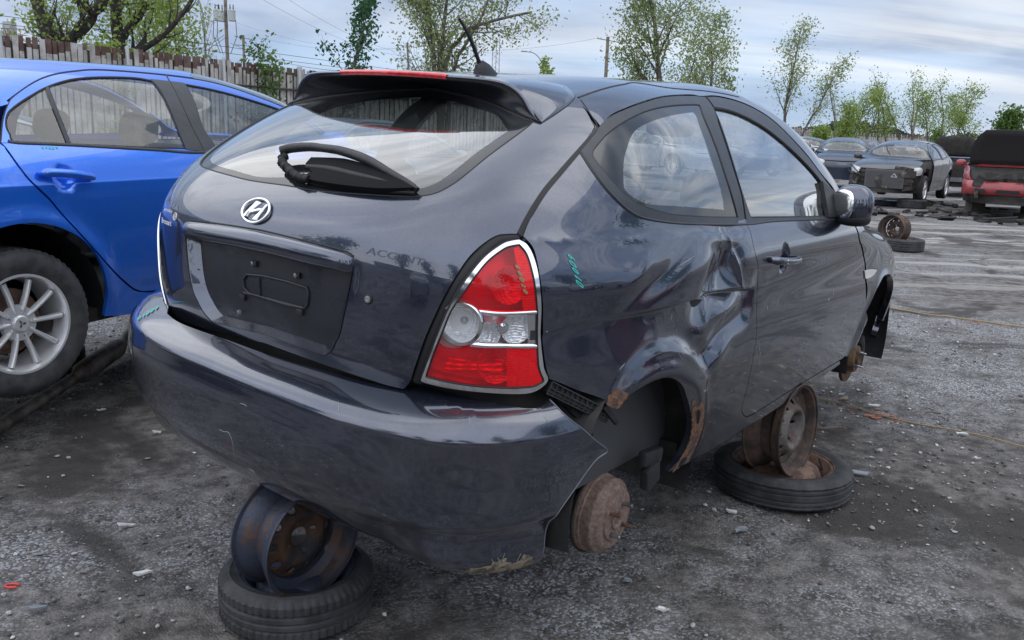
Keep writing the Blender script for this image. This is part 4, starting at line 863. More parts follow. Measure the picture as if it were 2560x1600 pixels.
for k_ in (1,-1):
    mb.box((k_*.70,1.3,.60),(.05,1.3,.60)); mb.box((k_*.66,.2,.55),(.05,.8,.55)); 
mb.build('door_cards',mat('trim_grey',(.06,.062,.068),.8),hero)
mb=MB(); mb.box((0,.68,1.385),(.66,.95,.012)); mb.build('roof_lining',mat('headliner',(.16,.165,.17),.95),hero)
# ------------------------------------------------------------------ running gear
M_DRUM=mat('scaly_drum',(.25,.185,.155),.85,.1,col2=(.13,.085,.07),vscale=90,thr=(.3,.7),bump=.35,bscale=80)
def rot_to_x(x,y,z,side=1): return Matrix.Translation((x,y,z))@Matrix.Rotation(rad(90)*side,4,'Y')
def scale_fn(q,r,z):
    n=mnoise.noise(Vector((r*math.cos(q)*18,r*math.sin(q)*18,z*30))); n2=mnoise.noise(Vector((r*math.cos(q)*60,r*math.sin(q)*60,z*60+5))); return r+(.0010*max(0,n)+.0004*n2 if r>.11 else 0),z+(.0005*n2+.0008*(n>.25) if r>.07 else 0)
for sd_ in (1,-1):
    M_=rot_to_x(sd_*.675,0,.159,sd_)
    pr=[(.0,.073),(.0165,.073),(.018,.066),(.019,.079),(.024,.082),(.030,.0815),(.031,.0765)]+[(r,.0762) for r in np.linspace(.035,.066,5)]+[(.068,.070)]+[(r,.0695) for r in np.linspace(.072,.092,4)]+[(.099,.062),(.104,.054),(.110,.0525)]+[(.114,z) for z in np.linspace(.049,.018,6)]+[(.119,.0155),(.1195,.006),(.1215,.0055),(.1215,-.003),(.112,-.006),(0,-.006)]
    dm=MB().lathe(pr,140,fn=scale_fn,M=M_).build('brake_drum',M_DRUM,hero,True,50)
    for a in range(4):
        q=rad(90*a+52); Mx=M_@Matrix.Translation((.05*math.cos(q),.05*math.sin(q),.072)); MB().lathe([(.0064+(.0007 if i%2 else 0),i*.002) for i in range(18)]+[(.0055,.038),(0,.038)],12,M=Mx).build('wheel_stud',M_STEEL if a%2 else M_RUST2,dm,True,40)
    MB().lathe([(0,0),(.10,0),(.126,.004),(.128,.012),(.124,.014)],48,M=rot_to_x(sd_*.662,0,.159,sd_)).build('brake_backing_plate',M_DARK,dm,True,40)
    M_=rot_to_x(sd_*.70,2.5,.20,sd_); M_DISC=mat('rusty_disc',(.20,.12,.06),.8,.3,col2=(.06,.05,.045),vscale=20,bump=.4,bscale=60)
    ds=MB().lathe([(0,.058),(.028,.058),(.030,.068),(.034,.068),(.036,.055),(.066,.055),(.070,.050),(.070,.022),(.074,.018),(.126,.018),(.128,.016),(.128,.002),(.126,0),(0,0)],72,fn=scale_fn,M=M_).build('brake_disc',M_DISC,hero,True,45)
    for a in range(4):
        q=rad(90*a+30); MB().lathe([(.006,0),(.006,.028),(.004,.031),(0,.031)],10,M=M_@Matrix.Translation((.05*math.cos(q),.05*math.sin(q),.055))).build('wheel_stud',M_STEEL,ds,True,40)
    mb=MB()
    for a in np.linspace(rad(-20),rad(55),7): mb.box((sd_*.715,2.5+.105*math.cos(a),.20+.105*math.sin(a)),(.085,.05,.045),Matrix.Rotation(a,3,'X'),bev=.008)
    mb.box((sd_*.70,2.5+.05,.20+.118),(.07,.07,.03),bev=.008)
    mb.build('brake_caliper',M_DARK,ds,True)
    mb=MB(); mb.tube([(sd_*.66,2.5,.20),(sd_*.60,2.5,.35),(sd_*.56,2.47,.75)],[.03,.028,.025],10); mb.tube([(sd_*.66,2.45,.15),(sd_*.35,2.4,.17)],.022,8); mb.build('front_strut',M_DARK,hero)
    mb=MB(); mb.tube([(sd_*.58,.30,.33),(sd_*.60,.12,.24),(sd_*.62,0,.17)],[.03,.033,.035],10); mb.tube([(sd_*.58,-.06,.16),(sd_*.55,-.10,.40),(sd_*.54,-.10,.62)],[.024,.022,.02],10); mb.tube([(sd_*.60,-.02,.14),(sd_*.63,-.03,.20),(sd_*.60,-.06,.33),(sd_*.57,-.12,.42)],.006,6); 
    mb.build('rear_suspension_arm',M_DARK,hero,True,60)
mb=MB(); mb.tube([(-.6,.05,.19),(.6,.05,.19)],.04,12); mb.build('rear_axle_beam',M_DARK,hero,True,60)
mb=MB(); mb.tube([(.45,-.50,.30),(.45,-.20,.27)],.085,14); mb.tube([(.45,-.2,.27),(.38,.3,.28)],.025,8); mb.build('exhaust_silencer',M_RUST,hero,True,40)
# torn liner flap hanging below the sill end
p=HP([(1640,1188)])[0]; mb=MB(); mb.box(p+np.array([-.02,0,-.005]),(.03,.085,.07),Matrix.Rotation(.2,3,'X'),bev=.01); mb.box(p+np.array([-.03,.01,.05]),(.03,.12,.05),Matrix.Rotation(-.1,3,'X'),bev=.01); mb.build('torn_liner_flap',M_BLACK,hero,True)
# loose wire at the bumper corner
p_=SB.curve([(1337,1405),(1330,1412)],.01); q=np.array(p_[0]); MB().tube([q+[0,.02,.03],q+[.005,.06,.0],q+[.01,.08,-.05],q+[0,.04,-.09],q+[0,-.0,-.12]],.002,5).build('loose_wire',M_DARK,hero,True)
# ================================================================== BLUE SALOON BEHIND
R2=np.array([[.884,.4672,-.0144],[-.4675,.8836,-.0272],[0,.0308,.9995]]); O2=np.array([4.393,-2.277,1.284])
FB2=make_car_surface([.8,.82,.845,.86,.872,.865,.84,.785,.737,.685,.629,.56],[1.06,1.13,1.329,1.432,1.436,1.431,1.415,1.359,1.26,1.1,.98,.92,.84,.72],
 [-.95,-.98,-1.0,-1.02,-1.03,-1.02,-1.0,-.9,-.8,-.7],[.985,.997,1.005,1.003,1,.995,.985,.93],[3.582,7.828,.12,.208,5.0],3.55)
S2=Surf(FB2,(0,.9,.55),R2,O2)
M2=Matrix.Identity(4); t_=CAMP-R2@O2
for i in range(3):
    for j in range(3): M2[i][j]=R2[i][j]
    M2[i][3]=t_[i]
blue=empty('blue_sedan',mw=M2,label='bright blue four-door sedan with silver alloy wheel, parked beyond the dark hatchback',cat='car')
HP2=lambda p:S2.pts(p)[0]
hc=HP2([(160,443)])[0]
def bl_disp(P,n):
    y,z=P[:,1],P[:,2]; sd_=sstep(np.abs(n[:,0]),.6,.9); d=0
    for yc in (0.,2.63):
        r=np.hypot(y-yc,z-.33); d=d+.016*np.exp(-((r-.42)/.055)**2)*sstep(z,.25,.45)
    zc_=.905-.02*y; d=d+.006*np.exp(-np.maximum(0,zc_-z)/.05)*(z<zc_)+.006*np.exp(-np.maximum(0,z-zc_)/.02)*(z>=zc_)
    d=d-.010*np.exp(-((z-.36)/.05)**2)*sstep(y,.45,.7)*sstep(y,2.1,1.9)
    rr=np.sqrt(((y-hc[1])/.062)**2+((z-hc[2])/.062)**2); d=d-.018*sstep(rr,1,.4)*(P[:,0]>0)
    return d*sd_
S2.disp=bl_disp
rdoor=[(509,382,1),('d',.84,1.12,.85),('d',.86,1.16,.65),('d',.85,1.18,.45),('d',.82,1.17,.33,1),('d',.82,.9,.325),(378,729),(343,725),(314,705),(269,663),(207,595),(155,536),(123,497),(74,450),(19,376),(2,357,1),(45,357),(167,361),(380,374)]
fdoor=[(511,382,1),('d',.84,1.13,.85),('d',.862,1.17,.65),('d',.852,1.19,.45),('d',.82,1.18,.33,1),('d',.82,1.7,.32),('d',.82,2.02,.32,1),('d',.85,2.06,.5),('d',.865,2.12,.8),('d',.83,2.12,.975,1),('d',.835,1.6,1.0)]
arch=[('d',.81,.40,.27,1),('d',.83,.405,.40),('d',.85,.355,.56),('d',.865,.24,.68),('d',.87,.08,.745),('d',.87,-.09,.745),('d',.86,-.25,.68),('d',.85,-.36,.56),('d',.84,-.405,.40),('d',.80,-.42,.27,1)]
quart=arch+[('d',.78,-.75,.25,1),('d',.76,-.82,.55),('d',.74,-.80,.98,1),('d',.68,-.5,1.09),('d',.66,-.25,1.16),('d',.70,-.06,1.13,1),(2,360),(19,379),(74,453),(123,500),(155,539),(207,598),(269,667),(314,709),(343,728),(378,732,1),('d',.82,.9,.322),('d',.82,1.5,.32),('d',.82,2.02,.317,1),('d',.80,2.0,.25,1),('d',.80,1.2,.25),('d',.805,.6,.25)]
fwing=[('d',.82,2.05,.30,1),('d',.82,2.22,.28),('d',.84,2.24,.42),('d',.86,2.33,.62),('d',.87,2.5,.72),('d',.87,2.66,.74),('d',.86,2.86,.68),('d',.83,3.0,.5),('d',.81,3.04,.30,1),('d',.75,3.15,.4),('d',.70,3.2,.70,1),('d',.74,2.8,.88),('d',.77,2.3,.96),('d',.82,2.14,.97,1),('d',.86,2.14,.8),('d',.85,2.08,.5)]
top_o=[(15,305),(0,268),(37,236),(112,192),(186,177),(260,174),(409,186),(558,211),(707,265)]
win_r=[(15,312),(19,285),(37,266),(74,241),(123,215),(186,197),(260,192),(335,194),(379,201,1),(392,214),(430,285),(466,371,1),(380,369),(167,360),(45,357),(24,335)]
win_f=[(461,210,1),(558,230),(695,272),('d',.70,1.95,1.10),('d',.80,2.08,1.02,1),('d',.82,1.6,1.02),(537,368,1),(500,300)]
pil=[(376,199,1),(390,200),(459,208,1),(500,300),(540,370),(538,381),(465,374,1),(430,285),(392,214)]
frame_o=[(2,357,1),(8,300),(20,262),(37,240),(112,195),(186,180),(260,177),(409,189),(558,214),(707,268),('d',.69,1.98,1.13),('d',.83,2.13,.985,1),('d',.84,1.6,1.005),(509,380),(380,373),(167,361),(45,358)]
def _c2(dz,y0_,y1__):
    y=np.arange(y0_,y1__,.012); q=S2.on(np.stack([np.full(len(y),.85),y,.905-.02*y+dz],-1))
    for _ in range(4): q=S2.on(np.stack([q[:,0],y,.905-.02*y+dz],-1))
    return q
CC=[_c2(d_,-.7,1.10) for d_ in (-.02,-.010,-.004,0,.004,.010,.02)]
for mir in (False,True):
    S2.disp=bl_disp; md='z'; R__=.02 if not mir else .04
    for nm,lp,mode in (('rear_door',rdoor,'z'),('front_door',fdoor,'z'),('rear_wing',quart,'z'),('front_wing',fwing,'f')):
        o_=S2.panel(nm,S2.curve(lp,.012,True),M_BLUE,blue,res=R__,flange=.02,mirror=mir,mode=mode,cuts=CC if (mode=='z' and not mir) else ())
        if nm=='rear_door' and not mir: rdo=o_
    S2.disp=None; lr,lf,lo2,lpil=[S2.curve(x,.01,True) for x in (win_r,win_f,frame_o,pil)]
    fr=S2.panel('door_frame',lo2,M_BLUE,blue,holes=[lr,lf],res=.03,flange=.012,gap=.001,mirror=mir)
    S2.panel('rear_side_window',lr,M_TINT,fr,gap=0,flange=0,lift=-.006,res=.04,mirror=mir); S2.panel('front_side_window',lf,M_TINT,fr,gap=0,flange=0,lift=-.006,res=.04,mirror=mir)
    S2.panel('centre_pillar_cover',lpil,M_SATIN,fr,gap=0,flange=.003,lift=.003,res=.03,mirror=mir)
    for lp in (lr,lf): S2.strip('window_seal',lp,.012,M_RUB,fr,closed=True,lift=.001,crown=.001,mirror=mir)
    S2.strip('belt_moulding',S2.curve([(20,352),(45,357),(167,362),(380,374),(509,381),('d',.835,1.6,1.008),('d',.83,2.08,.985)],.02),.022,M_SATIN,fr,lift=.001,crown=.004,mirror=mir)
    S2.strip('window_bar',S2.curve([(118,218),(135,262),(158,320),(173,358)],.02),.022,M_SATIN,fr,lift=.002,crown=.002,mirror=mir)
    S2.strip('door_gap',S2.curve([(2,357),(8,300),(20,262),(37,238),(112,193),(186,178),(260,175),(409,187),(558,212),(707,266)],.02),.007,M_RUB,fr,lift=.0,crown=.001,mirror=mir)
    S2.strip('door_gap',S2.curve([(414,187),(430,215),(462,280),(510,380)],.02),.006,M_RUB,fr,lift=.004,crown=.001,mirror=mir)
# roof, glass, ends
def sym(S_,pts,step=.03):
    P=S_.on(np.array(pts,float)); P[0,0]=P[-1,0]=0; D=S_.on(dens(P,step)); return np.concatenate([D,D[1:-1][::-1]*[-1,1,1]])
ro=S2.curve([(0,266),(37,236),(112,191),(186,176),(260,173),(409,185),(558,210),(707,264),('d',.72,2.1,1.07),('d',.80,2.2,.98)],.02)
P=np.concatenate([[S2.on(np.array([0,-.62,1.1])),S2.on(np.array([.35,-.6,1.09])),S2.on(np.array([.62,-.45,1.09]))],ro[::3],[S2.on(np.array([.5,2.5,.965])),S2.on(np.array([0,2.58,.97]))]]); P[0,0]=P[-1,0]=0
D=S2.on(dens(P,.03)); Lr2=np.concatenate([D,D[1:-1][::-1]*[-1,1,1]])
ws2=sym(S2,[(0,1.45,1.42),(.35,1.42,1.41),(.52,1.36,1.37),(.64,1.95,1.14),(.66,2.2,1.02),(.35,2.42,.99),(0,2.46,.99)]); rw2=sym(S2,[(0,.15,1.36),(.35,.17,1.36),(.50,.15,1.33),(.60,-.25,1.17),(.35,-.42,1.14),(0,-.45,1.14)])
S2.panel('roof',Lr2,M_BLUE,blue,holes=[ws2,rw2],mode='y',res=.03,gap=.001); S2.panel('windscreen',ws2,M_TINT,blue,mode='y',gap=0,flange=0,lift=-.004,res=.06); S2.panel('rear_window',rw2,M_TINT,blue,mode='y',gap=0,flange=0,lift=-.004,res=.06)
S2.panel('boot_lid',sym(S2,[(0,-.66,1.08),(.5,-.62,1.08),(.60,-.8,1.02),(.60,-.97,.7),(0,-1.02,.66)]),M_BLUE,blue,mode='z',res=.05)
S2.panel('rear_bumper',sym(S2,[(0,-1.0,.64),(.6,-.95,.66),(.74,-.82,.60),(.78,-.76,.28),(.5,-.98,.26),(0,-1.0,.26)]),M_BLUE,blue,mode='z',res=.05)
S2.panel('bonnet',sym(S2,[(0,2.62,.96),(.6,2.5,.95),(.72,2.8,.88),(.62,3.2,.78),(0,3.35,.76)]),M_BLUE,blue,mode='f',res=.06); S2.panel('front_bumper',sym(S2,[(0,3.4,.74),(.6,3.28,.74),(.72,3.2,.6),(.78,3.08,.3),(.5,3.4,.24),(0,3.5,.24)]),M_BLUE,blue,mode='f',res=.06)
def shell_of(S_,par,yc2,zt,name='inner_body_shell',hub=.33,ra=.44):
    th=np.linspace(-math.pi,math.pi,73)[:-1]; ph=np.linspace(-.30,.30,12); U=np.array([(a,b) for b in ph for a in th]); P=S_.solve(S_.dir(U,'z')); Q=P-S_.normal(P)*.03; Q[:,2]=np.clip(Q[:,2],.24,zt); Fc=[]
    for j in range(11):
        for i in range(72):
            q=(j*72+i,j*72+(i+1)%72,(j+1)*72+(i+1)%72,(j+1)*72+i); c=Q[list(q)].mean(0)
            if min(np.hypot(c[1],c[2]-hub),np.hypot(c[1]-yc2,c[2]-hub))<ra and c[2]<.8: continue
            Fc.append(q)
    return mesh(name,Q,Fc,M_DARK,par)
shell_of(S2,blue,2.63,.98)  # added black liner, darkens the gaps between the blue panels
for k_ in (1,-1):
    for yc in (0,2.63):
        V=[];Fc=[];nn=20
        for a in np.linspace(rad(-10),rad(190),nn):
            for x_,r_ in ((.45,.38),(.62,.42),(.80,.415)): V.append((k_*x_,yc+r_*math.cos(a),.33+r_*math.sin(a)))
        V.append((k_*.44,yc,.4))
        for i in range(nn-1):
            for j in range(2): Fc.append((i*3+j,(i+1)*3+j,(i+1)*3+j+1,i*3+j+1))
            Fc.append((len(V)-1,i*3,(i+1)*3))
        mesh('wheel_arch_liner',V,Fc,M_BLACK,blue)
mb=MB(); mb.box((0,1.3,.27),(1.5,3.6,.06)); mb.build('floor_pan',M_DARK,blue)
ph=HP2([(97,436),(110,436),(165,439),(215,444),(229,446)]); n=S2.normal(ph); ph=dens(ph+n*np.array([.012,.034,.040,.034,.012])[:,None],.008)
MB().tube([tuple(p) for p in ph],list(np.interp(np.linspace(0,1,len(ph)),[0,.1,.85,1],[.012,.019,.017,.010])),12).build('door_handle',M_BLUE,rdo,True,60)
for (x,y,nm) in ((-.36,1.15,'front_seat'),(.36,1.15,'front_seat')): seat(x,y,.42,.52,.56,par=blue)
blob(MB(),Vector((0,-.02,.80)),(.60,.08,.26),12,30,4,Matrix.Rotation(-.35,3,'X')).build('rear_seat',M_CLOTH,blue,True,None)
for x in (-.33,.33): blob(MB(),Vector((x,-.06,1.10)),(.13,.05,.08),12,20,3.2).build('headrest',M_CLOTH,blue,True,None)
blob(MB(),(0,1.72,1.23),(.12,.022,.035),10,20,3).build('cabin_mirror',M_SATIN,blue,True,None)
MB().box((0,2.15,.88),(1.5,.4,.2),bev=.06).build('dashboard',M_BLACK,blue,True)
cmb=Vector((.95,1.92,1.02)); mo2=blob(MB(),cmb,(.10,.06,.075),16,24,2.6,Matrix.Rotation(-.25,3,'Z')).build('door_mirror',M_BLUE,blue,True,None)
# marker scribble under the window
S2.disp=bl_disp
writing(S2,'marker_number','01009',(106,371),(9,.4),(.5,-5),mat('cyan_marker',(.1,.45,.6),.5),rdo,.006,.002,seed=9)
# ------------------------------------------------------------------ wheels
def tyre_mesh(R_,W_,Rr,M=None,n=180,tread='blocks',flat=0):
    """profile about Z, width W_"""
    h=W_/2; pr=[(Rr,-h*.80),(Rr+.006,-h*.92),(Rr+.03,-h*.99),((R_+Rr)/2,-h*1.04),(R_-.028,-h*1.0),(R_-.012,-h*.90),(R_-.004,-h*.76)]
    gs=np.linspace(-.72,.72,19); pr+=[(R_,h*g_) for g_ in gs]
    pr+=[(R_-.004,h*.76),(R_-.012,h*.90),(R_-.028,h*1.0),((R_+Rr)/2,h*1.04),(Rr+.03,h*.99),(Rr+.006,h*.92),(Rr,h*.80)]
    def fn(q,r,z):
        if r>R_-.02:
            t=abs(z)/h
            if tread=='blocks':
                k=int(q/(2*math.pi)*n+.5)%3
                if k==0 and t>.30: r-=.005
                if .26<t<.36 or t<.06: r-=.007
            else:
                if .20<t<.30 or .52<t<.60: r-=.006
                if (int(q/(2*math.pi)*n+.5)%5==0) and t>.62: r-=.004
        return r,z
    return MB().lathe(pr,n,fn=fn,M=M)
def steel_rim(name,loc,Rr,W_,axis,par=None,label=None,group=None,holes=9,hr=.017,hrad=.70,mt=None,mtd=None,deep=.3,dome=.03,spin=0,cat='wheel rim',face=.75,up=None):
    """barrel + pierced disc, axis = outward face direction"""
    root=par
    if par is None:
        root=empty(name,loc,label=label,cat=cat,group=group); q=Vector(axis).normalized().to_track_quat('Z','Y'); root.rotation_mode='QUATERNION'; root.rotation_quaternion=q; Mx=None
    else: Mx=Matrix.Translation(loc)@Vector(axis).normalized().to_track_quat('Z','Y').to_matrix().to_4x4()
    mt=mt or M_RIM; h=W_/2; t=.0035
    o_=[(Rr+.012,h),(Rr+.013,h-.006),(Rr+.002,h-.010),(Rr-.004,h-.030),(Rr-.006,h-.045),(Rr-.030,h-.062),(Rr-.032,-h+.060),(Rr-.012,-h+.045),(Rr-.004,-h+.028),(Rr+.002,-h+.010),(Rr+.013,-h+.006),(Rr+.012,-h)]
    i_=[(r-t*1.2,z+(.001 if z<0 else -.001)) for r,z in o_][::-1]; 
    br=MB().lathe(o_+i_,64,True,M=Mx).build('rim_barrel',mt,root,True,40)
    Rd=Rr-.034; zf=h*face-.01
    def prof(r): 
        u=r/Rd; return zf-.030*sstep(np.array(u),.55,1.0)-deep*.12*np.exp(-((u-.0)/.42)**4)+dome*np.exp(-((u-.55)/.16)**2)
    a=np.linspace(0,2*math.pi,73)[:-1]; loops=[np.stack([Rd*np.cos(a),Rd*np.sin(a)],-1)]; b=np.linspace(0,2*math.pi,21)[:-1]
    for k in range(holes): c=spin+2*math.pi*k/holes; loops.append(np.stack([hrad*Rd*math.cos(c)+hr*np.cos(b),hrad*Rd*math.sin(c)+hr*np.sin(b)],-1))
    loops.append(np.stack([.030*np.cos(b),.030*np.sin(b)],-1))
    for k in range(4): c=spin+.3+math.pi/2*k; loops.append(np.stack([.05*math.cos(c)+.0075*np.cos(b[::2]),.05*math.sin(c)+.0075*np.sin(b[::2])],-1))
    gx=np.arange(-Rd,Rd,.009); G=np.array([(x,y) for x in gx for y in gx]); k=np.hypot(G[:,0],G[:,1])<Rd-.004
    for L_ in loops[1:]: k&=np.hypot(*(G-L_.mean(0)).T)>np.hypot(*(L_[0]-L_.mean(0)))+.003
    G=G[k]; allp=np.concatenate(loops+[G]); ed=[];k0=0
    for L_ in loops: ed+=[(k0+i,k0+(i+1)%len(L_)) for i in range(len(L_))]; k0+=len(L_)
    r_=delaunay_2d_cdt([Vector(p*10) for p in allp],ed,[],0,1e-7); V2=np.array([v[:] for v in r_[0]])/10; T=np.array([f for f in r_[2] if len(f)==3]); cen=V2[T].mean(1); k=np.ones(len(T),bool)
    for L_ in loops[1:]: k&=~inpoly(cen,L_)
    T=T[k]; rr=np.hypot(V2[:,0],V2[:,1]); V3=np.concatenate([V2,prof(rr)[:,None]],1); 
    if Mx: V3=np.array([(Mx@Vector(v))[:] for v in V3])
    ob=mesh('rim_disc',V3,T,mtd or mt,root); md_=ob.modifiers.new('thickness','SOLIDIFY'); md_.thickness=.004; md_.offset=0
    return root
M_RIM=mat('rusty_rim_blue',(.045,.055,.085),.5,.35,col2=(.10,.06,.045),vscale=9,thr=(.48,.66),bump=.3,bscale=50)
M_RIMB=mat('rusty_rim_brown',(.13,.085,.065),.75,.2,col2=(.05,.04,.038),vscale=12,bump=.5,bscale=60)
M_RIMG=mat('grey_rim_face',(.16,.155,.15),.6,.3,col2=(.075,.05,.04),vscale=10,bump=.3,bscale=60)
def flat_wheel(loc,R_,W_,Rr,label,tread,mt_r,group=None,tilt=(0,0),dishz=.02,domed=True,cat='wheel',name='spare_wheel'):
    root=empty(name,loc,label=label,cat=cat,group=group); root.rotation_euler=(tilt[0],tilt[1],0)
    tyre_mesh(R_,W_,Rr,Matrix.Translation((0,0,W_/2*1.05)),tread=tread).build('tyre',M_TYRE,root,True,30)
    h=W_/2; z0=W_*.52; pr=[(Rr+.010,z0+h*.98),(Rr+.008,z0+h*.90),(Rr-.002,z0+h*.86),(Rr-.012,z0+h*.6),(Rr-.030,z0+h*.30),(Rr-.034,z0-h*.2)]
    MB().lathe(pr+[(r-.004,z-.002) for r,z in pr[::-1]],72,True).build('rim_flange',mt_r,root,True,40)
    Rd=Rr-.034
    if domed: pr=[(Rd,z0-h*.15),(Rd-.004,z0+h*.1),(Rd-.02,z0+h*.42+dishz*.6),(Rd*.72,z0+h*.55+dishz),(Rd*.5,z0+h*.6+dishz),(Rd*.35,z0+h*.55+dishz),(.045,z0+h*.35+dishz),(.03,z0+h*.3),(0.0,z0+h*.3)]
    else: pr=[(Rd,z0-h*.15),(Rd-.01,z0+h*.1),(Rd*.8,z0+h*.25),(Rd*.5,z0+h*.1),(.05,z0),(0,z0)]
    MB().lathe(pr,64,fn=lambda q,r,z:(r,z+.004*mnoise.noise(Vector((r*math.cos(q)*9,r*math.sin(q)*9,0))))).build('rim_centre',mt_r,root,True,60)
    MB().tube([(Rr-.03,0,z0+h*.4),(Rr-.045,0.01,z0+h*1.15)],.004,6).build('valve',M_BLACK,root)
    return root
# left stand
L0=ground(744,1520); lw=flat_wheel((L0.x,L0.y,0),.235,.145,.165,'deflated tyre lying flat below the bluish rim under the rear bumper','blocks',M_RIM,dishz=.012)
steel_rim('steel_wheel_rim',atd(742,1338,2.70),.163,.165,(.80,-.60,-.04),label='upright bluish steel rim with round holes propping the bumper of the hatchback',holes=10,hr=.012,hrad=.80,mtd=mat('rim_face_rust',(.11,.06,.035),.7,.2,col2=(.035,.035,.045),vscale=7,thr=(.42,.6),bump=.3,bscale=60),deep=.2,dome=.0,face=.45)
# right stand
L1=ground(1950,1218); rwh=flat_wheel((L1.x,L1.y,0),.293,.125,.205,'worn spare tyre on rusty rim lying under the hatchback sill','ribs',M_RUST)
rwh.children[0]
steel_rim('steel_wheel_rim',atd(1952,1066,3.80),.182,.165,(.76,-.65,.04),label='upright brown rusty rim wedged between the hatchback sill and the spare tyre',holes=12,hr=.011,hrad=.80,mt=M_RIMB,mtd=M_RIMG,deep=.45,dome=.012,face=.80)
# alloy wheel on the blue car
def alloy(par,Mx,R_=.322,W_=.205,Rr=.212,nm='road_wheel',spk=10,tread='blocks'):
    ty=tyre_mesh(R_,W_,Rr,Mx,n=180,tread=tread).build(nm,M_TYRE,par,True,30)
    h=W_/2; pr=[(Rr+.006,h*.86),(Rr+.004,h*.92),(Rr-.006,h*.92),(Rr-.012,h*.80),(Rr-.020,h*.55),(Rr-.028,-h*.7),(Rr+.004,-h*.8)]
    rm=MB().lathe(pr,72,M=Mx).build('alloy_rim',M_ALLOY,ty,True,30)
    mb=MB()
    for k in range(spk):
        a=2*math.pi*k/spk+.31; ca,sa=math.cos(a),math.sin(a); V=[]
        for r_,w_,z_,t_ in ((.045,.020,h*.62,.03),(.075,.018,h*.70,.028),(.13,.021,h*.74,.022),(Rr-.020,.026,h*.72,.018)):
            for u_,dz_ in ((-1,-t_),(-.85,-.004),(-.35,.003),(.35,.003),(.85,-.004),(1,-t_)):
                x_,y_=r_,u_*w_/2; V.append(tuple(Mx@Vector((x_*ca-y_*sa,x_*sa+y_*ca,z_+dz_))))
        mb.add(V,[(i*6+j,(i+1)*6+j,(i+1)*6+j+1,i*6+j+1) for i in range(3) for j in range(5)])
    mb.build('alloy_spokes',M_ALLOY,ty,True,40)['kind']='stuff'
    MB().lathe([(0,h*.72),(.030,h*.72),(.033,h*.70),(.036,h*.62),(.075,h*.60),(.08,h*.4)],48,M=Mx).build('hub_cap',M_ALLOY,ty,True,30)
    mb=MB()
    for k in range(3):
        a=math.pi/2+2*math.pi*k/3; c=Vector((.0105*math.cos(a),.0105*math.sin(a),h*.735)); u_=Vector((math.cos(a),math.sin(a),0)); v_=Vector((-math.sin(a),math.cos(a),0)); mb.add([tuple(Mx@(c+u_*.0105)),tuple(Mx@(c+v_*.006)),tuple(Mx@(c-u_*.0105)),tuple(Mx@(c-v_*.006))],[(0,1,2,3)])
    mb.build('three_diamond_emblem',M_STEEL,ty)
    for k in range(5): 
        a=2*math.pi*k/5+math.pi/2; MB().lathe([(0,h*.66),(.007,h*.66),(.009,h*.6),(.0135,h*.602),(.0145,h*.61)],16,M=Mx@Matrix.Translation((.056*math.cos(a),.056*math.sin(a),.0))).build('wheel_nut',M_STEEL,ty,True,40)
    MB().lathe([(.0,-.01),(.14,-.01),(.145,-.02)],40,M=Mx).build('brake_disc',M_RUST,ty,True,30)
    return ty
for sd_ in (1,-1):
    for yc in (0,2.63): alloy(blue,Matrix.Translation((sd_*.735,yc,.318))@Matrix.Rotation(rad(90)*sd_,4,'Y')@Matrix.Rotation(rad(0),4,'Z'))
# supports under the blue car so that it stands on something
for (x,y,wh) in ((-.5,.9,'far rear corner'),(.45,1.75,'near front end'),(-.5,1.9,'far front end')):
    p=M2@Vector((x,y,0)); steel_rim('steel_wheel_rim',(p.x,p.y,.26),.17,.16,(.9,.3,.05),label='rusty upright rim under the '+wh+' of the blue sedan',group='rims holding up the blue sedan',holes=8,mt=M_RIMB,mtd=M_RIMB); 
    flat_wheel((p.x,p.y,0),.27,.12,.19,'worn tyre lying flat under the '+wh+' of the blue sedan','ribs',M_RIMB,group='tyres lying under the blue sedan')
# ------------------------------------------------------------------ exhaust pipe on the ground
def gp(px,py,z): return ground(px,py,z)
M_PIPE=mat('exhaust_steel',(.20,.175,.15),.6,.5,col2=(.085,.065,.055),vscale=11,bump=.25,bscale=60)
pp=[gp(-60,1103,.035),gp(0,1065,.035),gp(90,1008,.04),gp(186,945,.05),gp(196,938,.055)]
mf=[gp(190,940,.06),gp(204,932,.075),gp(290,872,.085),gp(304,860,.08)]; e2=[gp(300,862,.08),gp(318,832,.10),gp(330,800,.13),gp(360,770,.16)]
pipe=empty('exhaust_pipe',(pp[1].x,pp[1].y,0),label='long rusty exhaust pipe with a small silencer lying beside the blue sedan',cat='exhaust pipe'); inv=Matrix.Translation((-pp[1].x,-pp[1].y,0))
MB().tube([inv@p for p in pp],[.033,.033,.033,.033,.036],16).build('pipe',M_PIPE,pipe,True,50); MB().tube([inv@p for p in mf],[.038,.058,.058,.036],20).build('silencer',M_PIPE,pipe,True,50); MB().tube([inv@p for p in e2],[.03,.024,.024,.024],12).build('tail_pipe',M_PIPE,pipe,True,50)
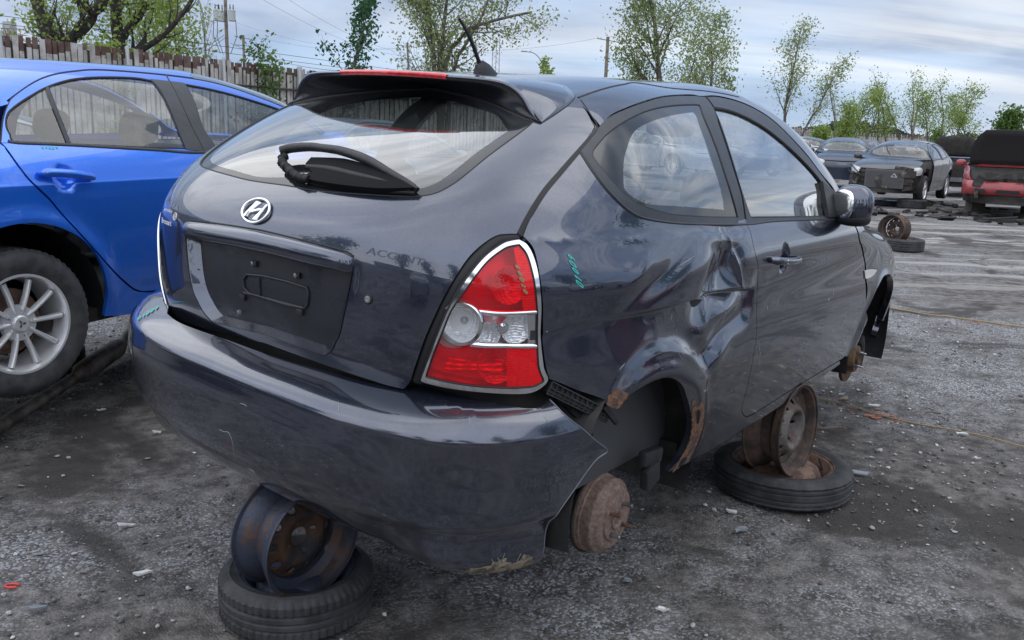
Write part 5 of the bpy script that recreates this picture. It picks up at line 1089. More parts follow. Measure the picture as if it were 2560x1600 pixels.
# ================================================================== GROUND
def vnoise(x,y,s,seed=0):
    x=x*s+seed*17.3; y=y*s-seed*9.1; xi=np.floor(x).astype(np.int64); yi=np.floor(y).astype(np.int64); fx=x-xi; fy=y-yi; fx=fx*fx*(3-2*fx); fy=fy*fy*(3-2*fy)
    def h(a,b): n=(a*374761393+b*668265263+seed*1442695)&0x7fffffff; n=((n^(n>>13))*1274126177)&0x7fffffff; return ((n^(n>>16))&0xffff)/65535.
    return (h(xi,yi)*(1-fx)+h(xi+1,yi)*fx)*(1-fy)+(h(xi,yi+1)*(1-fx)+h(xi+1,yi+1)*fx)*fy
def gheight(x,y):
    z=.030*(vnoise(x,y,.55,1)-.5)+.018*(vnoise(x,y,1.9,2)-.5)+.016*(vnoise(x,y,6,3)-.5)+.010*(vnoise(x,y,17,4)-.5)+.006*(vnoise(x,y,45,5)-.5)
    # wheel ruts running along the aisle on the right
    t=(x*.30-y*.954)*-1; r=vnoise(t*3.,(x*.954+y*.3)*.10,1,7)-.5; k=sstep(y,7,11); z=z+.035*r*k
    return z*np.clip(1.4-np.hypot(x,y)/60,.0,1)
n_=430; a_=np.linspace(-1,1,n_); gx=.9*np.sinh(a_*8.0)*.45; b_=np.linspace(-.62,1,n_); gy=2.6+.9*np.sinh(b_*8.0)*.45
X_,Y_=np.meshgrid(gx,gy); Z_=gheight(X_,Y_); V=np.stack([X_,Y_,Z_-.004],-1).reshape(-1,3); idx=np.arange(n_*n_).reshape(n_,n_); Fc=np.stack([idx[:-1,:-1],idx[:-1,1:],idx[1:,1:],idx[1:,:-1]],-1).reshape(-1,4)
mg=bpy.data.materials.new('yard_ground'); mg.use_nodes=True; nt=mg.node_tree; N=nt.nodes; L=nt.links; b=N['Principled BSDF']; b.inputs['Roughness'].default_value=.88; b.inputs['Specular IOR Level'].default_value=.35
tc=nd(N,'ShaderNodeTexCoord'); o=tc.outputs['Object']
def gn(scale,det,rough=.6,mapping=None,rot=0,dist=0):
    v=o
    if mapping: mp=nd(N,'ShaderNodeMapping'); mp.inputs['Scale'].default_value=mapping; mp.inputs['Rotation'].default_value=(0,0,rot); L.new(o,mp.inputs[0]); v=mp.outputs[0]
    n=nd(N,'ShaderNodeTexNoise'); n.inputs['Scale'].default_value=scale; n.inputs['Detail'].default_value=det; n.inputs['Roughness'].default_value=rough; n.inputs['Distortion'].default_value=dist; L.new(v,n.inputs[0]); return n.outputs['Fac']
def mixc(f,a,b_,mode='MIX'):
    m_=nd(N,'ShaderNodeMix',data_type='RGBA',blend_type=mode)
    for i,v in ((0,f),(6,a),(7,b_)):
        if hasattr(v,'links'): L.new(v,m_.inputs[i])
        elif i==0: m_.inputs[0].default_value=v
        else: m_.inputs[i].default_value=(*v,1)
    return m_.outputs[2]
vor=nd(N,'ShaderNodeTexVoronoi'); vor.inputs['Scale'].default_value=120; L.new(o,vor.inputs[0]); vs=nd(N,'ShaderNodeSeparateXYZ'); L.new(vor.outputs['Color'],vs.inputs[0])
fine=gn(9,12,.72); big=gn(.42,4,.55,dist=.5); mid=gn(2.3,7,.6)
dirt=mixc(ramp(fine,[(.35,g(0)),(.7,g(1))],N,L),(.050,.045,.042),(.205,.190,.182))
grav=mixc(ramp(vs.outputs[0],[(.1,g(0)),(.95,g(1))],N,L),(.12,.125,.134),(.44,.46,.49))
gm=mth('MULTIPLY',ramp(vs.outputs[1],[(.42,g(0)),(.55,g(1))],N,L),ramp(big,[(.40,g(.08)),(.58,g(.9))],N,L),N=N,L=L); gm=mth('MULTIPLY',gm,ramp(mid,[(.3,g(.15)),(.6,g(1))],N,L),N=N,L=L)
col=mixc(gm,dirt,grav)
# pale dried streaks dragged along the aisle
sx=nd(N,'ShaderNodeSeparateXYZ'); L.new(o,sx.inputs[0])
st=gn(1.0,8,.7,(.10,2.0,1),rad(-14)); far=nd(N,'ShaderNodeMapRange'); far.inputs[1].default_value=7; far.inputs[2].default_value=12; L.new(sx.outputs[1],far.inputs[0]); rgt=nd(N,'ShaderNodeMapRange'); rgt.inputs[1].default_value=-1; rgt.inputs[2].default_value=3; L.new(sx.outputs[0],rgt.inputs[0])
sm=mth('MULTIPLY',ramp(st,[(.50,g(0)),(.58,g(.9))],N,L),far.outputs[0],N=N,L=L); sm=mth('MULTIPLY',sm,rgt.outputs[0],N=N,L=L)
col=mixc(sm,col,(.38,.36,.34))
damp=ramp(gn(.9,6,.6,dist=.8),[(.53,g(0)),(.62,g(.85))],N,L); col=mixc(damp,col,(.04,.036,.034))
L.new(col,b.inputs['Base Color']); bn=nd(N,'ShaderNodeBump'); bn.inputs['Strength'].default_value=.9; bn.inputs['Distance'].default_value=.012; hs=mth('ADD',fine,mth('MULTIPLY',mth('SUBTRACT',1.0,vor.outputs['Distance'],N=N,L=L),.35,N=N,L=L),N=N,L=L); L.new(hs,bn.inputs['Height']); L.new(bn.outputs[0],b.inputs['Normal'])
ge=mesh('ground',V,Fc,mg); ge['kind']='structure'
# pebbles
def pebbles(name,n,seed,mats,xr,yr,smin,smax,keep):
    rg=np.random.RandomState(seed); x=rg.uniform(*xr,n); y=rg.uniform(*yr,n); k=keep(x,y)>rg.rand(n); x,y=x[k],y[k]; n=len(x)
    t=(1+5**.5)/2; B=np.array([(-1,t,0),(1,t,0),(-1,-t,0),(1,-t,0),(0,-1,t),(0,1,t),(0,-1,-t),(0,1,-t),(t,0,-1),(t,0,1),(-t,0,-1),(-t,0,1)])/1.9
    Fi=np.array([(0,11,5),(0,5,1),(0,1,7),(0,7,10),(0,10,11),(1,5,9),(5,11,4),(11,10,2),(10,7,6),(7,1,8),(3,9,4),(3,4,2),(3,2,6),(3,6,8),(3,8,9),(4,9,5),(2,4,11),(6,2,10),(8,6,7),(9,8,1)])
    s_=smin+(smax-smin)*rg.rand(n)**3; sc=np.stack([s_*rg.uniform(.7,1.4,n),s_*rg.uniform(.6,1.1,n),s_*rg.uniform(.3,.7,n)],-1); a=rg.rand(n)*6.28
    P=B[None]*sc[:,None]*(1+.35*rg.randn(n,12,1)*.6); ca,sa=np.cos(a)[:,None],np.sin(a)[:,None]; Q=np.stack([P[...,0]*ca-P[...,1]*sa,P[...,0]*sa+P[...,1]*ca,P[...,2]],-1)
    Q+=np.stack([x,y,gheight(x,y)+sc[:,2]*.3],-1)[:,None]; Fa=(Fi[None]+12*np.arange(n)[:,None,None]).reshape(-1,3); mi=np.repeat(rg.choice(len(mats),n,p=[.40,.34,.18,.08][:len(mats)]),20)
    o_=mesh(name,Q.reshape(-1,3),Fa,mats,smooth=False,mi=mi); return tag(o_,'loose grey gravel and crushed stone over the dirt','gravel',kind='stuff')
PM=[mat('stone_dark',(.09,.087,.085),.85),mat('stone_mid',(.20,.197,.195),.85),mat('stone_light',(.36,.36,.365),.8),mat('stone_pale',(.6,.6,.61),.75)]
def kp(x,y):
    d=.12+.88*sstep(vnoise(x,y,.8,11),.42,.66); left=sstep(-x,.6,1.6)*sstep(y,3.6,2.4); return np.clip(d*.75+left*.6,0,1)*np.clip(1.25-y/9,.12,1)
pebbles('gravel',30000,1,PM,(-3.2,3.9),(1.4,8.5),.003,.0125,kp)
# ------------------------------------------------------------------ litter on the ground
M_SHARD=mat('pale_plastic',(.55,.55,.55),.5,var=.2,vscale=20); M_GSH=mat('grey_plastic',(.22,.24,.27),.4); M_WOOD=mat('split_wood',(.20,.17,.14),.85,var=.3,vscale=30)
def shard(name,px,py,ln,wd,ang,mt,label,cat='debris',group=None,th=.006,seed=0,lift=.004):
    rg=random.Random(seed); c=ground(px,py,.0); n=9; V=[]; c.z=float(gheight(np.array([c.x]),np.array([c.y]))[0])+lift
    ring=[]
    for i in range(n):
        a=2*math.pi*i/n; rr=rg.uniform(.65,1.1); x,y=ln/2*math.cos(a)*rr,wd/2*math.sin(a)*rr; ring.append((x,y,.25*abs(x)*rg.uniform(-.3,.5)+.01*rg.random()))
    V=[(x,y,z+th) for x,y,z in ring]+[(x,y,z) for x,y,z in ring]; Fc=[tuple(range(n)),tuple(range(n,2*n))[::-1]]+[(i,n+i,n+(i+1)%n,(i+1)%n) for i in range(n)]
    o_=mesh(name,V,Fc,mt,smooth=False,loc=c); o_.rotation_euler=(rg.uniform(-.15,.15),rg.uniform(-.15,.15),ang); return tag(o_,label,cat,group)
for i,a in enumerate([('plastic_shard',312,1319,.075,.016,.35,M_SHARD,'white plastic strip on the gravel left of the propping rim'),
 ('plastic_shard',394,1089,.055,.012,-.2,M_SHARD,'small white strip on dark dirt below the bumper left end'),
 ('plastic_shard',358,1441,.060,.022,.2,M_SHARD,'pale rounded chip on the gravel left of the deflated tyre'),
 ('plastic_shard',95,1531,.075,.030,.5,M_GSH,'bent grey plastic shard in the bottom left gravel'),
 ('plastic_shard',255,1031,.05,.008,.7,M_SHARD,'thin curved white scrap near the exhaust pipe'),
 ('stone_chip',2110,997,.07,.035,.1,M_WOOD,'flat brown stone between the propping rim and the string'),
 ('stone_chip',2105,1000-14,.05,.03,.4,M_GSH,'grey stone just behind the flat brown stone'),
 ('plastic_shard',2183,1016,.10,.028,-.25,M_SHARD,'white angular shard lying beside the orange paint mark'),
 ('wood_splinter',2332,1033,.11,.012,-.5,M_WOOD,'long thin splinter right of the orange paint mark'),
 ('plastic_shard',2405,1091,.07,.028,-.2,M_SHARD,'white flat shard on the gravel near the right edge'),
 ('wood_splinter',2070,1078,.20,.02,-.45,M_WOOD,'dark splintered strip behind the spare tyre'),
 ('metal_strip',2140,1192,.16,.03,-.3,M_GSH,'grey metal tip sticking out behind the spare tyre'),
 ('plastic_shard',1655,1534,.05,.02,.1,M_SHARD,'white chip on the dark ground at the bottom centre'),
 ('stone_chip',1850,1332,.07,.035,.6,M_GSH,'grey stone in front of the spare tyre'),
 ('stone_chip',1570,1455,.045,.03,.2,M_GSH,'pale stone on the ground right of the brake drum'),
 ('plastic_shard',2440,1150,.05,.02,.2,M_SHARD,'small white piece at the right edge below the string'),
 ('plastic_shard',1830,1338-90+40,.05,.02,-.5,M_SHARD,'light chip close to the front of the spare tyre')]): shard(*a,seed=i)
rc_=ground(31,1467,.004); o_=MB().tube([(.022*math.cos(a),.012*math.sin(a),.004) for a in np.linspace(.4,5.6,16)],.004,8).build('plastic_clip',mat('coral_red_plastic',(.60,.06,.05),.4),None,True,60,loc=rc_); tag(o_,'small red ring-shaped plastic clip on the gravel at the left edge','clip')
# strings along the ground
M_STR=mat('yellow_twine',(.34,.24,.12),.8)
def string(pts,label,rr=.004):
    P=[ground(*p) for p in pts]; D=dens(np.array([p[:] for p in P]),.12); D[:,2]=gheight(D[:,0],D[:,1])+.006; c=D[0].copy(); o_=MB().tube([tuple(p-c) for p in D],rr,6).build('twine',M_STR,None,True,60,loc=tuple(c)); tag(o_,label,'string')
string([(2030,990),(2090,1003),(2200,1035),(2330,1066),(2470,1098),(2640,1140)],'yellowish string stretched on the gravel just right of the spare tyre')
string([(2225,768),(2300,782),(2400,797),(2470,806),(2620,829)],'farther orange-brown string lying across the gravel at right',.006)
def spray(px,py,r1,r2,seed,label):
    c=ground(px,py,0); rg=np.random.RandomState(seed); mb=MB()
    for i in range(55):
        x,y=rg.randn()*r1,rg.randn()*r2; s_=.003+.012*rg.rand()**2*math.exp(-(x/r1)**2); n=6; X0,Y0=c.x+x,c.y+y; z=float(gheight(np.array([X0]),np.array([Y0]))[0])+.004
        mb.add([(x+s_*math.cos(a)*1.6,y+s_*math.sin(a),z) for a in np.linspace(0,2*math.pi,n+1)[:-1]],[tuple(range(n))])
    o_=mb.build('paint_mark',mat('orange_spray',(.45,.14,.07),.8,col2=(.30,.12,.07),vscale=30),None,loc=(c.x,c.y,0)); tag(o_,label,'paint mark',kind='stuff')
spray(2190,1036,.14,.05,1,'orange spray paint patch on the gravel under the nearer string'); spray(2452,807,.22,.06,2,'orange spray paint patch under the farther string')
# far rim and tyre standing in the aisle
pf=ground(2254,626); flat_wheel((pf.x,pf.y,0),.29,.17,.20,'tyre lying flat in the aisle under a standing brown rim','ribs',M_RIMB,name='loose_wheel')
df=(Vector((pf.x,pf.y,0))-Vector(CAMP)).dot(Vector(RW[2])); steel_rim('steel_wheel_rim',atd(2236,572,df),.185,.19,(-.80,-.60,0),label='brown rim standing on a tyre out in the aisle',holes=9,hr=.012,hrad=.8,mt=M_RIMB,mtd=M_RIMB,deep=.3,dome=.0,face=-.3)
# ================================================================== FENCE
M_FB=mat('weathered_white_board',(.50,.48,.46),.85,col2=(.24,.22,.20),vscale=3,thr=(.35,.7)); M_FR=mat('rust_brown_sheet',(.085,.045,.038),.85,col2=(.16,.11,.09),vscale=2.5,thr=(.4,.65)); M_FP=mat('galvanised_post',(.48,.50,.51),.5,.3)
def fence(A,B,h,label,seed,step=.16,posts=True,brown=.075,wire=True):
    A,B=Vector(A),Vector(B); d=B-A; Ln=d.length; u=d/Ln; nv=Vector((-u.y,u.x,0)); rg=random.Random(seed); root=empty('boundary_fence',A,label=label,cat='fence'); mb=MB(); n=int(Ln/step)
    for i in range(n):
        s0=i*step; w_=step*rg.uniform(.55,.92); off=.02 if i%2 else 0; ht=h+rg.uniform(-.03,.03); zb=h*(1-brown*rg.choice([.6,.9,1,1.1,1.3]))
        for (z0,z1,m_) in ((0,zb,0),(zb,ht,1 if rg.random()<.78 else 0)):
            p=u*s0+nv*off; q=u*(s0+w_)+nv*off; mb.add([p+Vector((0,0,z0)),q+Vector((0,0,z0)),q+Vector((0,0,z1)),p+Vector((0,0,z1)),p+nv*.02+Vector((0,0,z0)),q+nv*.02+Vector((0,0,z0)),q+nv*.02+Vector((0,0,z1)),p+nv*.02+Vector((0,0,z1))],[(0,1,2,3),(5,4,7,6),(1,5,6,2),(4,0,3,7),(3,2,6,7)],m_)
    mb.build('boards',[M_FB,M_FR],root)
    # the back sheet closes most of the gaps
    mb=MB(); mb.add([nv*.06,u*Ln+nv*.06,u*Ln+nv*.06+Vector((0,0,h*.96)),nv*.06+Vector((0,0,h*.96))],[(0,1,2,3)]); ob=mb.build('backing_sheet',mat('dark_back_sheet',(.035,.028,.026),.9,col2=(.09,.075,.068),vscale=2),root); mo_=ob.modifiers.new('t','SOLIDIFY'); mo_.thickness=.01
    for z in (.5,h-.62): MB().tube([nv*-.05+Vector((0,0,z)),u*Ln+nv*-.05+Vector((0,0,z))],.03,6).build('rail',mat('dark_rail',(.06,.055,.055),.6),root)
    np_=min(int(Ln/3.2),95)
    for i in range(np_+1):
        p=u*(Ln*i/np_)-nv*.09; MB().tube([p,p+Vector((0,0,h+.06))],.045 if i%4 else .075,8).build('post',M_FP,root)
    if wire:
        for z in (h+.22,h+.38):
            P=[]
            for k in range(41): P.append(u*(Ln*k/40)-nv*.1+Vector((0,0,z-.04*abs(math.sin(k*1.7)))))
            MB().tube(P,.008,4).build('barbed_wire',M_BLACK,root)
    return root
F0=(-19+.44*4,4,0); F1=(-19+.44*165,165,0); fence(F0,F1,2.98,'long weathered white board fence with rusty brown top, behind the cars on the left',1)
fence((F1[0]+.3,F1[1]+.2,0),(210,330,0),2.9,'distant continuation of the board fence behind the wrecks on the right',2,step=.5,brown=.22,wire=False)
fence((14,-26,0),(-40,-20,0),2.9,'plain board fence along the yard side behind the camera',3,step=.3,wire=False)
# ================================================================== TREES
M_BARK=mat('dark_bark',(.055,.047,.042),.9,col2=(.025,.021,.019),vscale=6,bump=.5,bscale=12); M_BARK2=mat('grey_bark',(.14,.125,.11),.9,col2=(.07,.06,.052),vscale=5)
def leafmat(name,c1,c2,tr=.4):
    m=bpy.data.materials.new(name); m.use_nodes=True; nt=m.node_tree;N=nt.nodes;L=nt.links;N.remove(N['Principled BSDF']); o=N['Material Output']; tc=nd(N,'ShaderNodeTexCoord'); n=nd(N,'ShaderNodeTexNoise'); n.inputs['Scale'].default_value=1.3; n.inputs['Detail'].default_value=4; L.new(tc.outputs['Object'],n.inputs[0])
    c=ramp(n.outputs['Fac'],[(.35,(*c1,1)),(.65,(*c2,1))],N,L); d=nd(N,'ShaderNodeBsdfDiffuse'); t=nd(N,'ShaderNodeBsdfTranslucent'); L.new(c,d.inputs[0]); L.new(c,t.inputs[0]); mx=nd(N,'ShaderNodeMixShader'); mx.inputs[0].default_value=tr; L.new(d.outputs[0],mx.inputs[1]); L.new(t.outputs[0],mx.inputs[2]); L.new(mx.outputs[0],o.inputs[0]); return m
LF_Y=leafmat('spring_leaf',(.34,.42,.13),(.19,.27,.07),.55); LF_G=leafmat('green_leaf',(.14,.22,.07),(.07,.13,.04)); LF_D=leafmat('deep_leaf',(.07,.16,.08),(.04,.09,.045)); LF_O=leafmat('olive_leaf',(.36,.41,.20),(.21,.27,.115),.55)
def tree(name,loc,h,label,leaf,spread=.35,ang=38,nl=4000,ls=.10,trunk=.14,seed=0,lean=(0,0),paths=None,bark=None,levels=3,first=.2,bunch=.35,up_=.35,nb=(16,8,5),group='trees along the yard fence',cat='tree',crown=1.0,low=0,sub=('trunk','crown')):
    rg=random.Random(seed); nr=np.random.RandomState(seed); root=empty(name,loc,label=label,cat=cat,group=group); mb=MB(); tips=[]
    def grow(p0,d,ln,r0,lv):
        n=7 if lv<2 else 4; P=[p0]; dd=d.normalized(); rr=[r0]
        for i in range(n):
            dd=(dd+Vector((rg.gauss(0,.10),rg.gauss(0,.10),rg.gauss(0,.05)+up_*(.12 if lv else 0)))).normalized(); P.append(P[-1]+dd*ln/n); rr.append(max(.004,r0*(1-.85*(i+1)/n)))
        mb.tube(P,rr,7 if lv==0 else 4,cap=False)
        branch(P,rr,ln,lv)
    def branch(P,rr,ln,lv):
        if lv>=levels-1:
            for q in P[1:]: tips.append((q,ln))
            return
        k=nb[lv]
        for i in range(k):
            t=first+(1-first)*(i+rg.random()*.8)/k if lv==0 else .25+.75*(i+rg.random())/k
            t=min(t,.99); f=t*(len(P)-1); j=int(f); q=P[j].lerp(P[j+1],f-j); ax=(P[j+1]-P[j]).normalized(); az=rg.random()*6.283; o1=ax.orthogonal().normalized(); o1.rotate(Matrix.Rotation(az,3,ax)); A_=rad(ang*rg.uniform(.7,1.25))
            d2=ax*math.cos(A_)+o1*math.sin(A_); l2=ln*spread*rg.uniform(.7,1.2)*((1.15-t*.75) if lv==0 else 1); grow(q,d2,l2,rr[j]*.5,lv+1)
    if paths:
        for pp_,r0 in paths:
            pp_=[Vector(p)-Vector(loc) for p in pp_]; D=[Vector(p) for p in dens(np.array([p[:] for p in pp_]),.5)]; rr=[r0*(1-.7*i/len(D)) for i in range(len(D))]; ln=sum((D[i+1]-D[i]).length for i in range(len(D)-1)); mb.tube(D,rr,10,cap=False); branch(D,rr,ln,0)
    else: grow(Vector((0,0,-.1)),Vector((lean[0],lean[1],1)),h,trunk,0)
    mb.build(sub[0],bark or M_BARK2,root,True,60)
    if nl:
        T=np.array([t[0][:] for t in tips]); T=T[T[:,2]>low]; c=T[nr.randint(0,len(T),nl)]+nr.randn(nl,3)*bunch*np.array([1,1,.8]); a=nr.rand(nl,3)*2-1; a/=np.linalg.norm(a,axis=1,keepdims=True); b=np.cross(a,nr.randn(nl,3)); b/=np.linalg.norm(b,axis=1,keepdims=True); s_=ls*nr.uniform(.5,1.3,(nl,1))
        V=np.stack([c-a*s_,c+b*s_*.55,c+a*s_,c-b*s_*.55],1).reshape(-1,3); mesh(sub[1],V,np.arange(nl*4).reshape(-1,4),leaf,root,False)
    return root
def tb(px,Y): p=at(px,300,Y); return (p.x,p.y,0)
# two old dark-trunked trees at upper left
Y1=24; A_=lambda px,py:at(px,py,Y1)
tree('old_tree',tb(175,Y1),6,'old dark-trunked tree forking above the fence at far left',LF_Y,paths=[([tb(135,Y1),A_(128,180),A_(125,110),A_(105,50),A_(88,0),A_(70,-60),A_(60,-140)],.24),([tb(165,Y1),A_(170,160),A_(168,112),A_(135,80),A_(115,55)],.12),([tb(165,Y1),A_(172,125),A_(195,88),A_(228,50),A_(236,25),A_(262,-5),A_(290,-50),A_(300,-120)],.20),([A_(232,45),A_(218,20),A_(195,2),A_(182,-30),A_(170,-80)],.10)],bark=M_BARK,ls=.06,nl=1700,ang=45,spread=.26,bunch=.30,nb=(12,6,4),seed=3,low=3.2)
Y1=25
tree('old_tree',tb(300,Y1),6,'old dark tree with a thick upright trunk and one long limb reaching right',LF_Y,paths=[([tb(305,Y1),A_(303,180),A_(302,130),A_(292,70),A_(290,20),A_(292,-40),A_(285,-120)],.27),([A_(308,95),A_(325,65),A_(350,40),A_(362,10),A_(345,-20),A_(350,-80)],.11),([tb(330,Y1),A_(335,160),A_(343,132),A_(375,112),A_(405,90),A_(440,55),A_(470,15),A_(495,-30),A_(520,-90)],.12)],bark=M_BARK,ls=.06,nl=1500,ang=45,spread=.24,bunch=.30,nb=(12,6,4),seed=5,low=3.2)
tree('bushy_tree',tb(455,38),6.5,'light yellow-green young tree behind the fence between trunks and lamp post',LF_Y,nl=2200,ls=.10,spread=.34,ang=50,seed=6,bunch=.4,trunk=.1,first=.35)
tree('bushy_tree',tb(375,40),7.5,'light yellow-green tree glimpsed between the two old trunks',LF_Y,nl=1600,ls=.10,spread=.30,ang=45,seed=16,bunch=.4,trunk=.1,first=.3)
tree('bushy_tree',tb(215,34),8,'pale green sparse tree filling the fork of the far left trunk',LF_Y,nl=800,ls=.10,spread=.30,ang=45,seed=17,bunch=.4,trunk=.1,first=.3)
tree('bare_tree',tb(520,42),6.2,'small leafless tree behind the fence beside the transformer pole',LF_Y,nl=0,spread=.42,ang=42,seed=7,trunk=.09,nb=(10,6,4),bark=M_BARK2)
tree('young_poplar',tb(832,27),5.5,'narrow dark green young poplar rising above the fence, left of the roof spoiler',LF_D,nl=1700,ls=.075,spread=.30,ang=30,seed=8,bunch=.13,trunk=.07,first=.25,nb=(20,5,4),levels=3,up_=.5)
tree('tall_tree',tb(1105,36),9.6,'tall multi-stemmed tree behind the roof aerial',LF_O,nl=6500,ls=.075,ang=42,spread=.34,seed=9,bunch=.28,bark=M_BARK2,nb=(14,8,5),paths=[([tb(1085,36),at(1085,200,36),at(1082,110,36),at(1072,40,36),at(1060,-40,36)],.13),([tb(1100,36),at(1098,180,36),at(1105,110,36),at(1112,40,36),at(1125,-60,36)],.14),([tb(1100,36),at(1115,160,36),at(1140,110,36),at(1180,70,36),at(1260,45,36),at(1330,30,36)],.12),([tb(1110,36),at(1135,175,36),at(1165,110,36),at(1205,40,36),at(1230,-30,36)],.10),([at(1100,120,36),at(1085,60,36),at(1030,0,36),at(1010,-40,36)],.07)],low=2)
tree('tall_poplar',tb(1672,42),8.6,'large leafy poplar rising behind the car roof right of the utility pole',LF_O,nl=9000,ls=.075,spread=.40,ang=38,seed=10,bunch=.30,trunk=.22,first=.12,nb=(24,7,5),up_=.5)
tree('tall_poplar',tb(1785,44),6.9,'shorter leafy poplar leaning on the right flank of the large poplar',LF_O,nl=4600,ls=.075,spread=.38,ang=40,seed=11,bunch=.3,trunk=.13,first=.15,nb=(18,6,5),lean=(.10,0),up_=.4)
tree('sapling',tb(1862,40),4.6,'small leafy sapling just above the curve of the car roof',LF_O,nl=600,ls=.09,spread=.3,ang=30,seed=12,bunch=.2,trunk=.05,nb=(10,4,3))
tree('sapling',tb(1405,40),4.9,'tiny sapling tip showing above the roof beside the curved lamp',LF_Y,nl=500,ls=.09,spread=.22,ang=22,seed=13,bunch=.12,trunk=.05,nb=(10,4,3))
tree('sparse_tree',tb(1962,60),8.4,'tall sparsely leaved tree right behind the windscreen pillar',LF_O,nl=1900,ls=.085,spread=.30,ang=34,seed=14,bunch=.35,trunk=.13,first=.3,nb=(18,7,5),up_=.5)
tree('sparse_tree',tb(2000,62),6.8,'thinner grey tree standing close to the tall sparse one',LF_O,nl=1300,ls=.085,spread=.32,ang=34,seed=24,bunch=.35,trunk=.10,first=.3,nb=(14,7,5),up_=.5)
rg=random.Random(4)
BG=[(2095,85,11.2,0,'leafless'),(2140,88,8.5,1,'greenish'),(2165,90,10.2,0,'bare'),(2205,92,11.6,0,'tall leafless'),(2230,86,8.2,1,'low leafy'),(2262,94,10.8,0,'slender bare'),(2300,92,10.6,2,'half-leafed'),(2330,88,8.4,1,'bright green'),(2362,96,10.4,2,'thin-leaved'),(2395,90,9.2,1,'round leafy'),(2432,92,8.8,1,'outermost leafy'),(2115,78,5.8,1,'short shrubby')]
for i,(px,Y,h_,k_,wd) in enumerate(BG):
    nm_=('leafless tree','green tree','thin tree')[k_]; pos=['leftmost','second from left','third from left','fourth from left','fifth from left','sixth from left','seventh from left','eighth from left','ninth from left','tenth from left','rightmost','lowest'][i]
    tree('distant_tree',tb(px,Y),h_*.74,wd+' tree, '+pos+' in the row behind the far fence',LF_Y if k_ else LF_O,nl=(160,1700,650)[k_],ls=.11,spread=.28 if k_==0 else .34,ang=26 if k_==0 else 38,seed=30+i,bunch=.38,trunk=.12,first=.22,nb=(14,6,4),up_=.5,group='trees behind the far fence')
tree('distant_tree',tb(2525,130),5.8,'lone rounded green tree behind the red car with raised bonnet',LF_G,nl=3200,ls=.25,spread=.36,ang=50,seed=50,bunch=.7,trunk=.15,first=.3,group='trees behind the far fence')
for i,(px,Y,h_,lb) in enumerate(((632,26.8,3.5,'green climber covering the fence beside the transformer pole'),(2065,115,2.6,'yellow-green weeds against the far fence at its left end'),(2105,110,2.6,'low green bush against the far fence behind the open car door'),(2355,150,3.6,'green bush at the far fence behind the grey sedan'),(255,22,3.3,'bright yellow-green shoots poking through the fence top'))):
    tree('fence_shrub',tb(px,Y-.7),h_,lb,LF_G if i in(0,2,3) else LF_Y,nl=1300,ls=.07 if Y<30 else .2,spread=.30,ang=50,seed=60+i,bunch=.22 if Y<30 else .5,trunk=.03,first=.05,nb=(12,6,4),group='shrubs on the fence',cat='shrub',sub=('stems','foliage'))
# far woods and skyline
rg2=np.random.RandomState(7); n=9000; th=rg2.uniform(rad(-40),rad(42),n); R_=rg2.uniform(300,380,n); hh=rg2.rand(n)**1.3*(4.2+2*np.sin(th*23)+1.5*np.sin(th*57)); c=np.stack([R_*np.sin(th),R_*np.cos(th),hh+.3],-1); a=rg2.randn(n,3); a/=np.linalg.norm(a,axis=1,keepdims=True); b=np.cross(a,rg2.randn(n,3)); b/=np.linalg.norm(b,axis=1,keepdims=True); s_=rg2.uniform(.8,1.8,(n,1))
V=np.stack([c-a*s_,c+b*s_,c+a*s_,c-b*s_],1).reshape(-1,3); tag(mesh('far_woods',V,np.arange(n*4).reshape(-1,4),leafmat('far_leaf',(.07,.10,.06),(.04,.06,.04)),smooth=False),'distant low line of woods on the horizon','woods',kind='stuff')
# ================================================================== POLES AND WIRES
M_POLE=mat('old_wood_pole',(.16,.135,.11),.9,var=.3,vscale=3); M_LP=mat('grey_steel_pole',(.24,.24,.25),.5,.4); M_CAN=mat('transformer_grey',(.34,.37,.37),.5)
def wire(A,B,sag,label,r=.012,n=24):
    A,B=Vector(A),Vector(B); P=[A.lerp(B,t)-Vector((0,0,sag*4*t*(1-t))) for t in np.linspace(0,1,n)]; return tag(MB().tube([p-A for p in P],r,4).build('power_line',M_BLACK,None,loc=A),label,'wire','overhead wires')
def upole(base,top,r,label,arms=(),cans=False,cat='utility pole'):
    base,top=Vector(base),Vector(top); root=empty('utility_pole',base,label=label,cat=cat,group='utility poles beyond the fence'); tp=top-base; MB().tube([(0,0,0),tp],[r*1.25,r],12).build('pole',M_POLE,root,True,60)
    for (dz,ln,ti) in arms:
        c=tp+Vector((0,0,dz)); e=[c+Vector((-ln,0,ti*.5)),c+Vector((ln,0,-ti*.5))]; MB().tube(e,.05,6).build('crossarm',M_POLE,root)
        for t in (0.02,.18,.82,.98): q=e[0].lerp(e[1],t); MB().lathe([(0,.22),(.05,.2),(.03,.14),(.07,.1),(.03,.05),(.03,0)],10,M=Matrix.Translation(q)).build('insulator',M_CAN,root)
    if cans:
        for sx_ in cans:
            c=tp+Vector((sx_[0],-.25,sx_[1])); cn=MB().lathe([(0,.95),(.12,.94),(.30,.86),(.31,.80),(.29,.78),(.29,.04),(.25,0),(0,0)],20,M=Matrix.Translation(c)).build('transformer',M_CAN,root,True,40)
            for k in (-.14,.12): MB().lathe([(0,.42),(.03,.4),(.05,.3),(.03,.25),(.055,.15),(.04,0)],8,M=Matrix.Translation(c+Vector((k,0,.92)))).build('bushing',M_BLACK,cn)
            MB().tube([c+Vector((.3*(1 if sx_[0]>0 else -1),0,.1)),c+Vector((.36*(1 if sx_[0]>0 else -1),0,-1.2)),c+Vector((-sx_[0]*.3,0,-2.6))],.03,6).build('drop_cable',M_BLACK,cn)
    return root
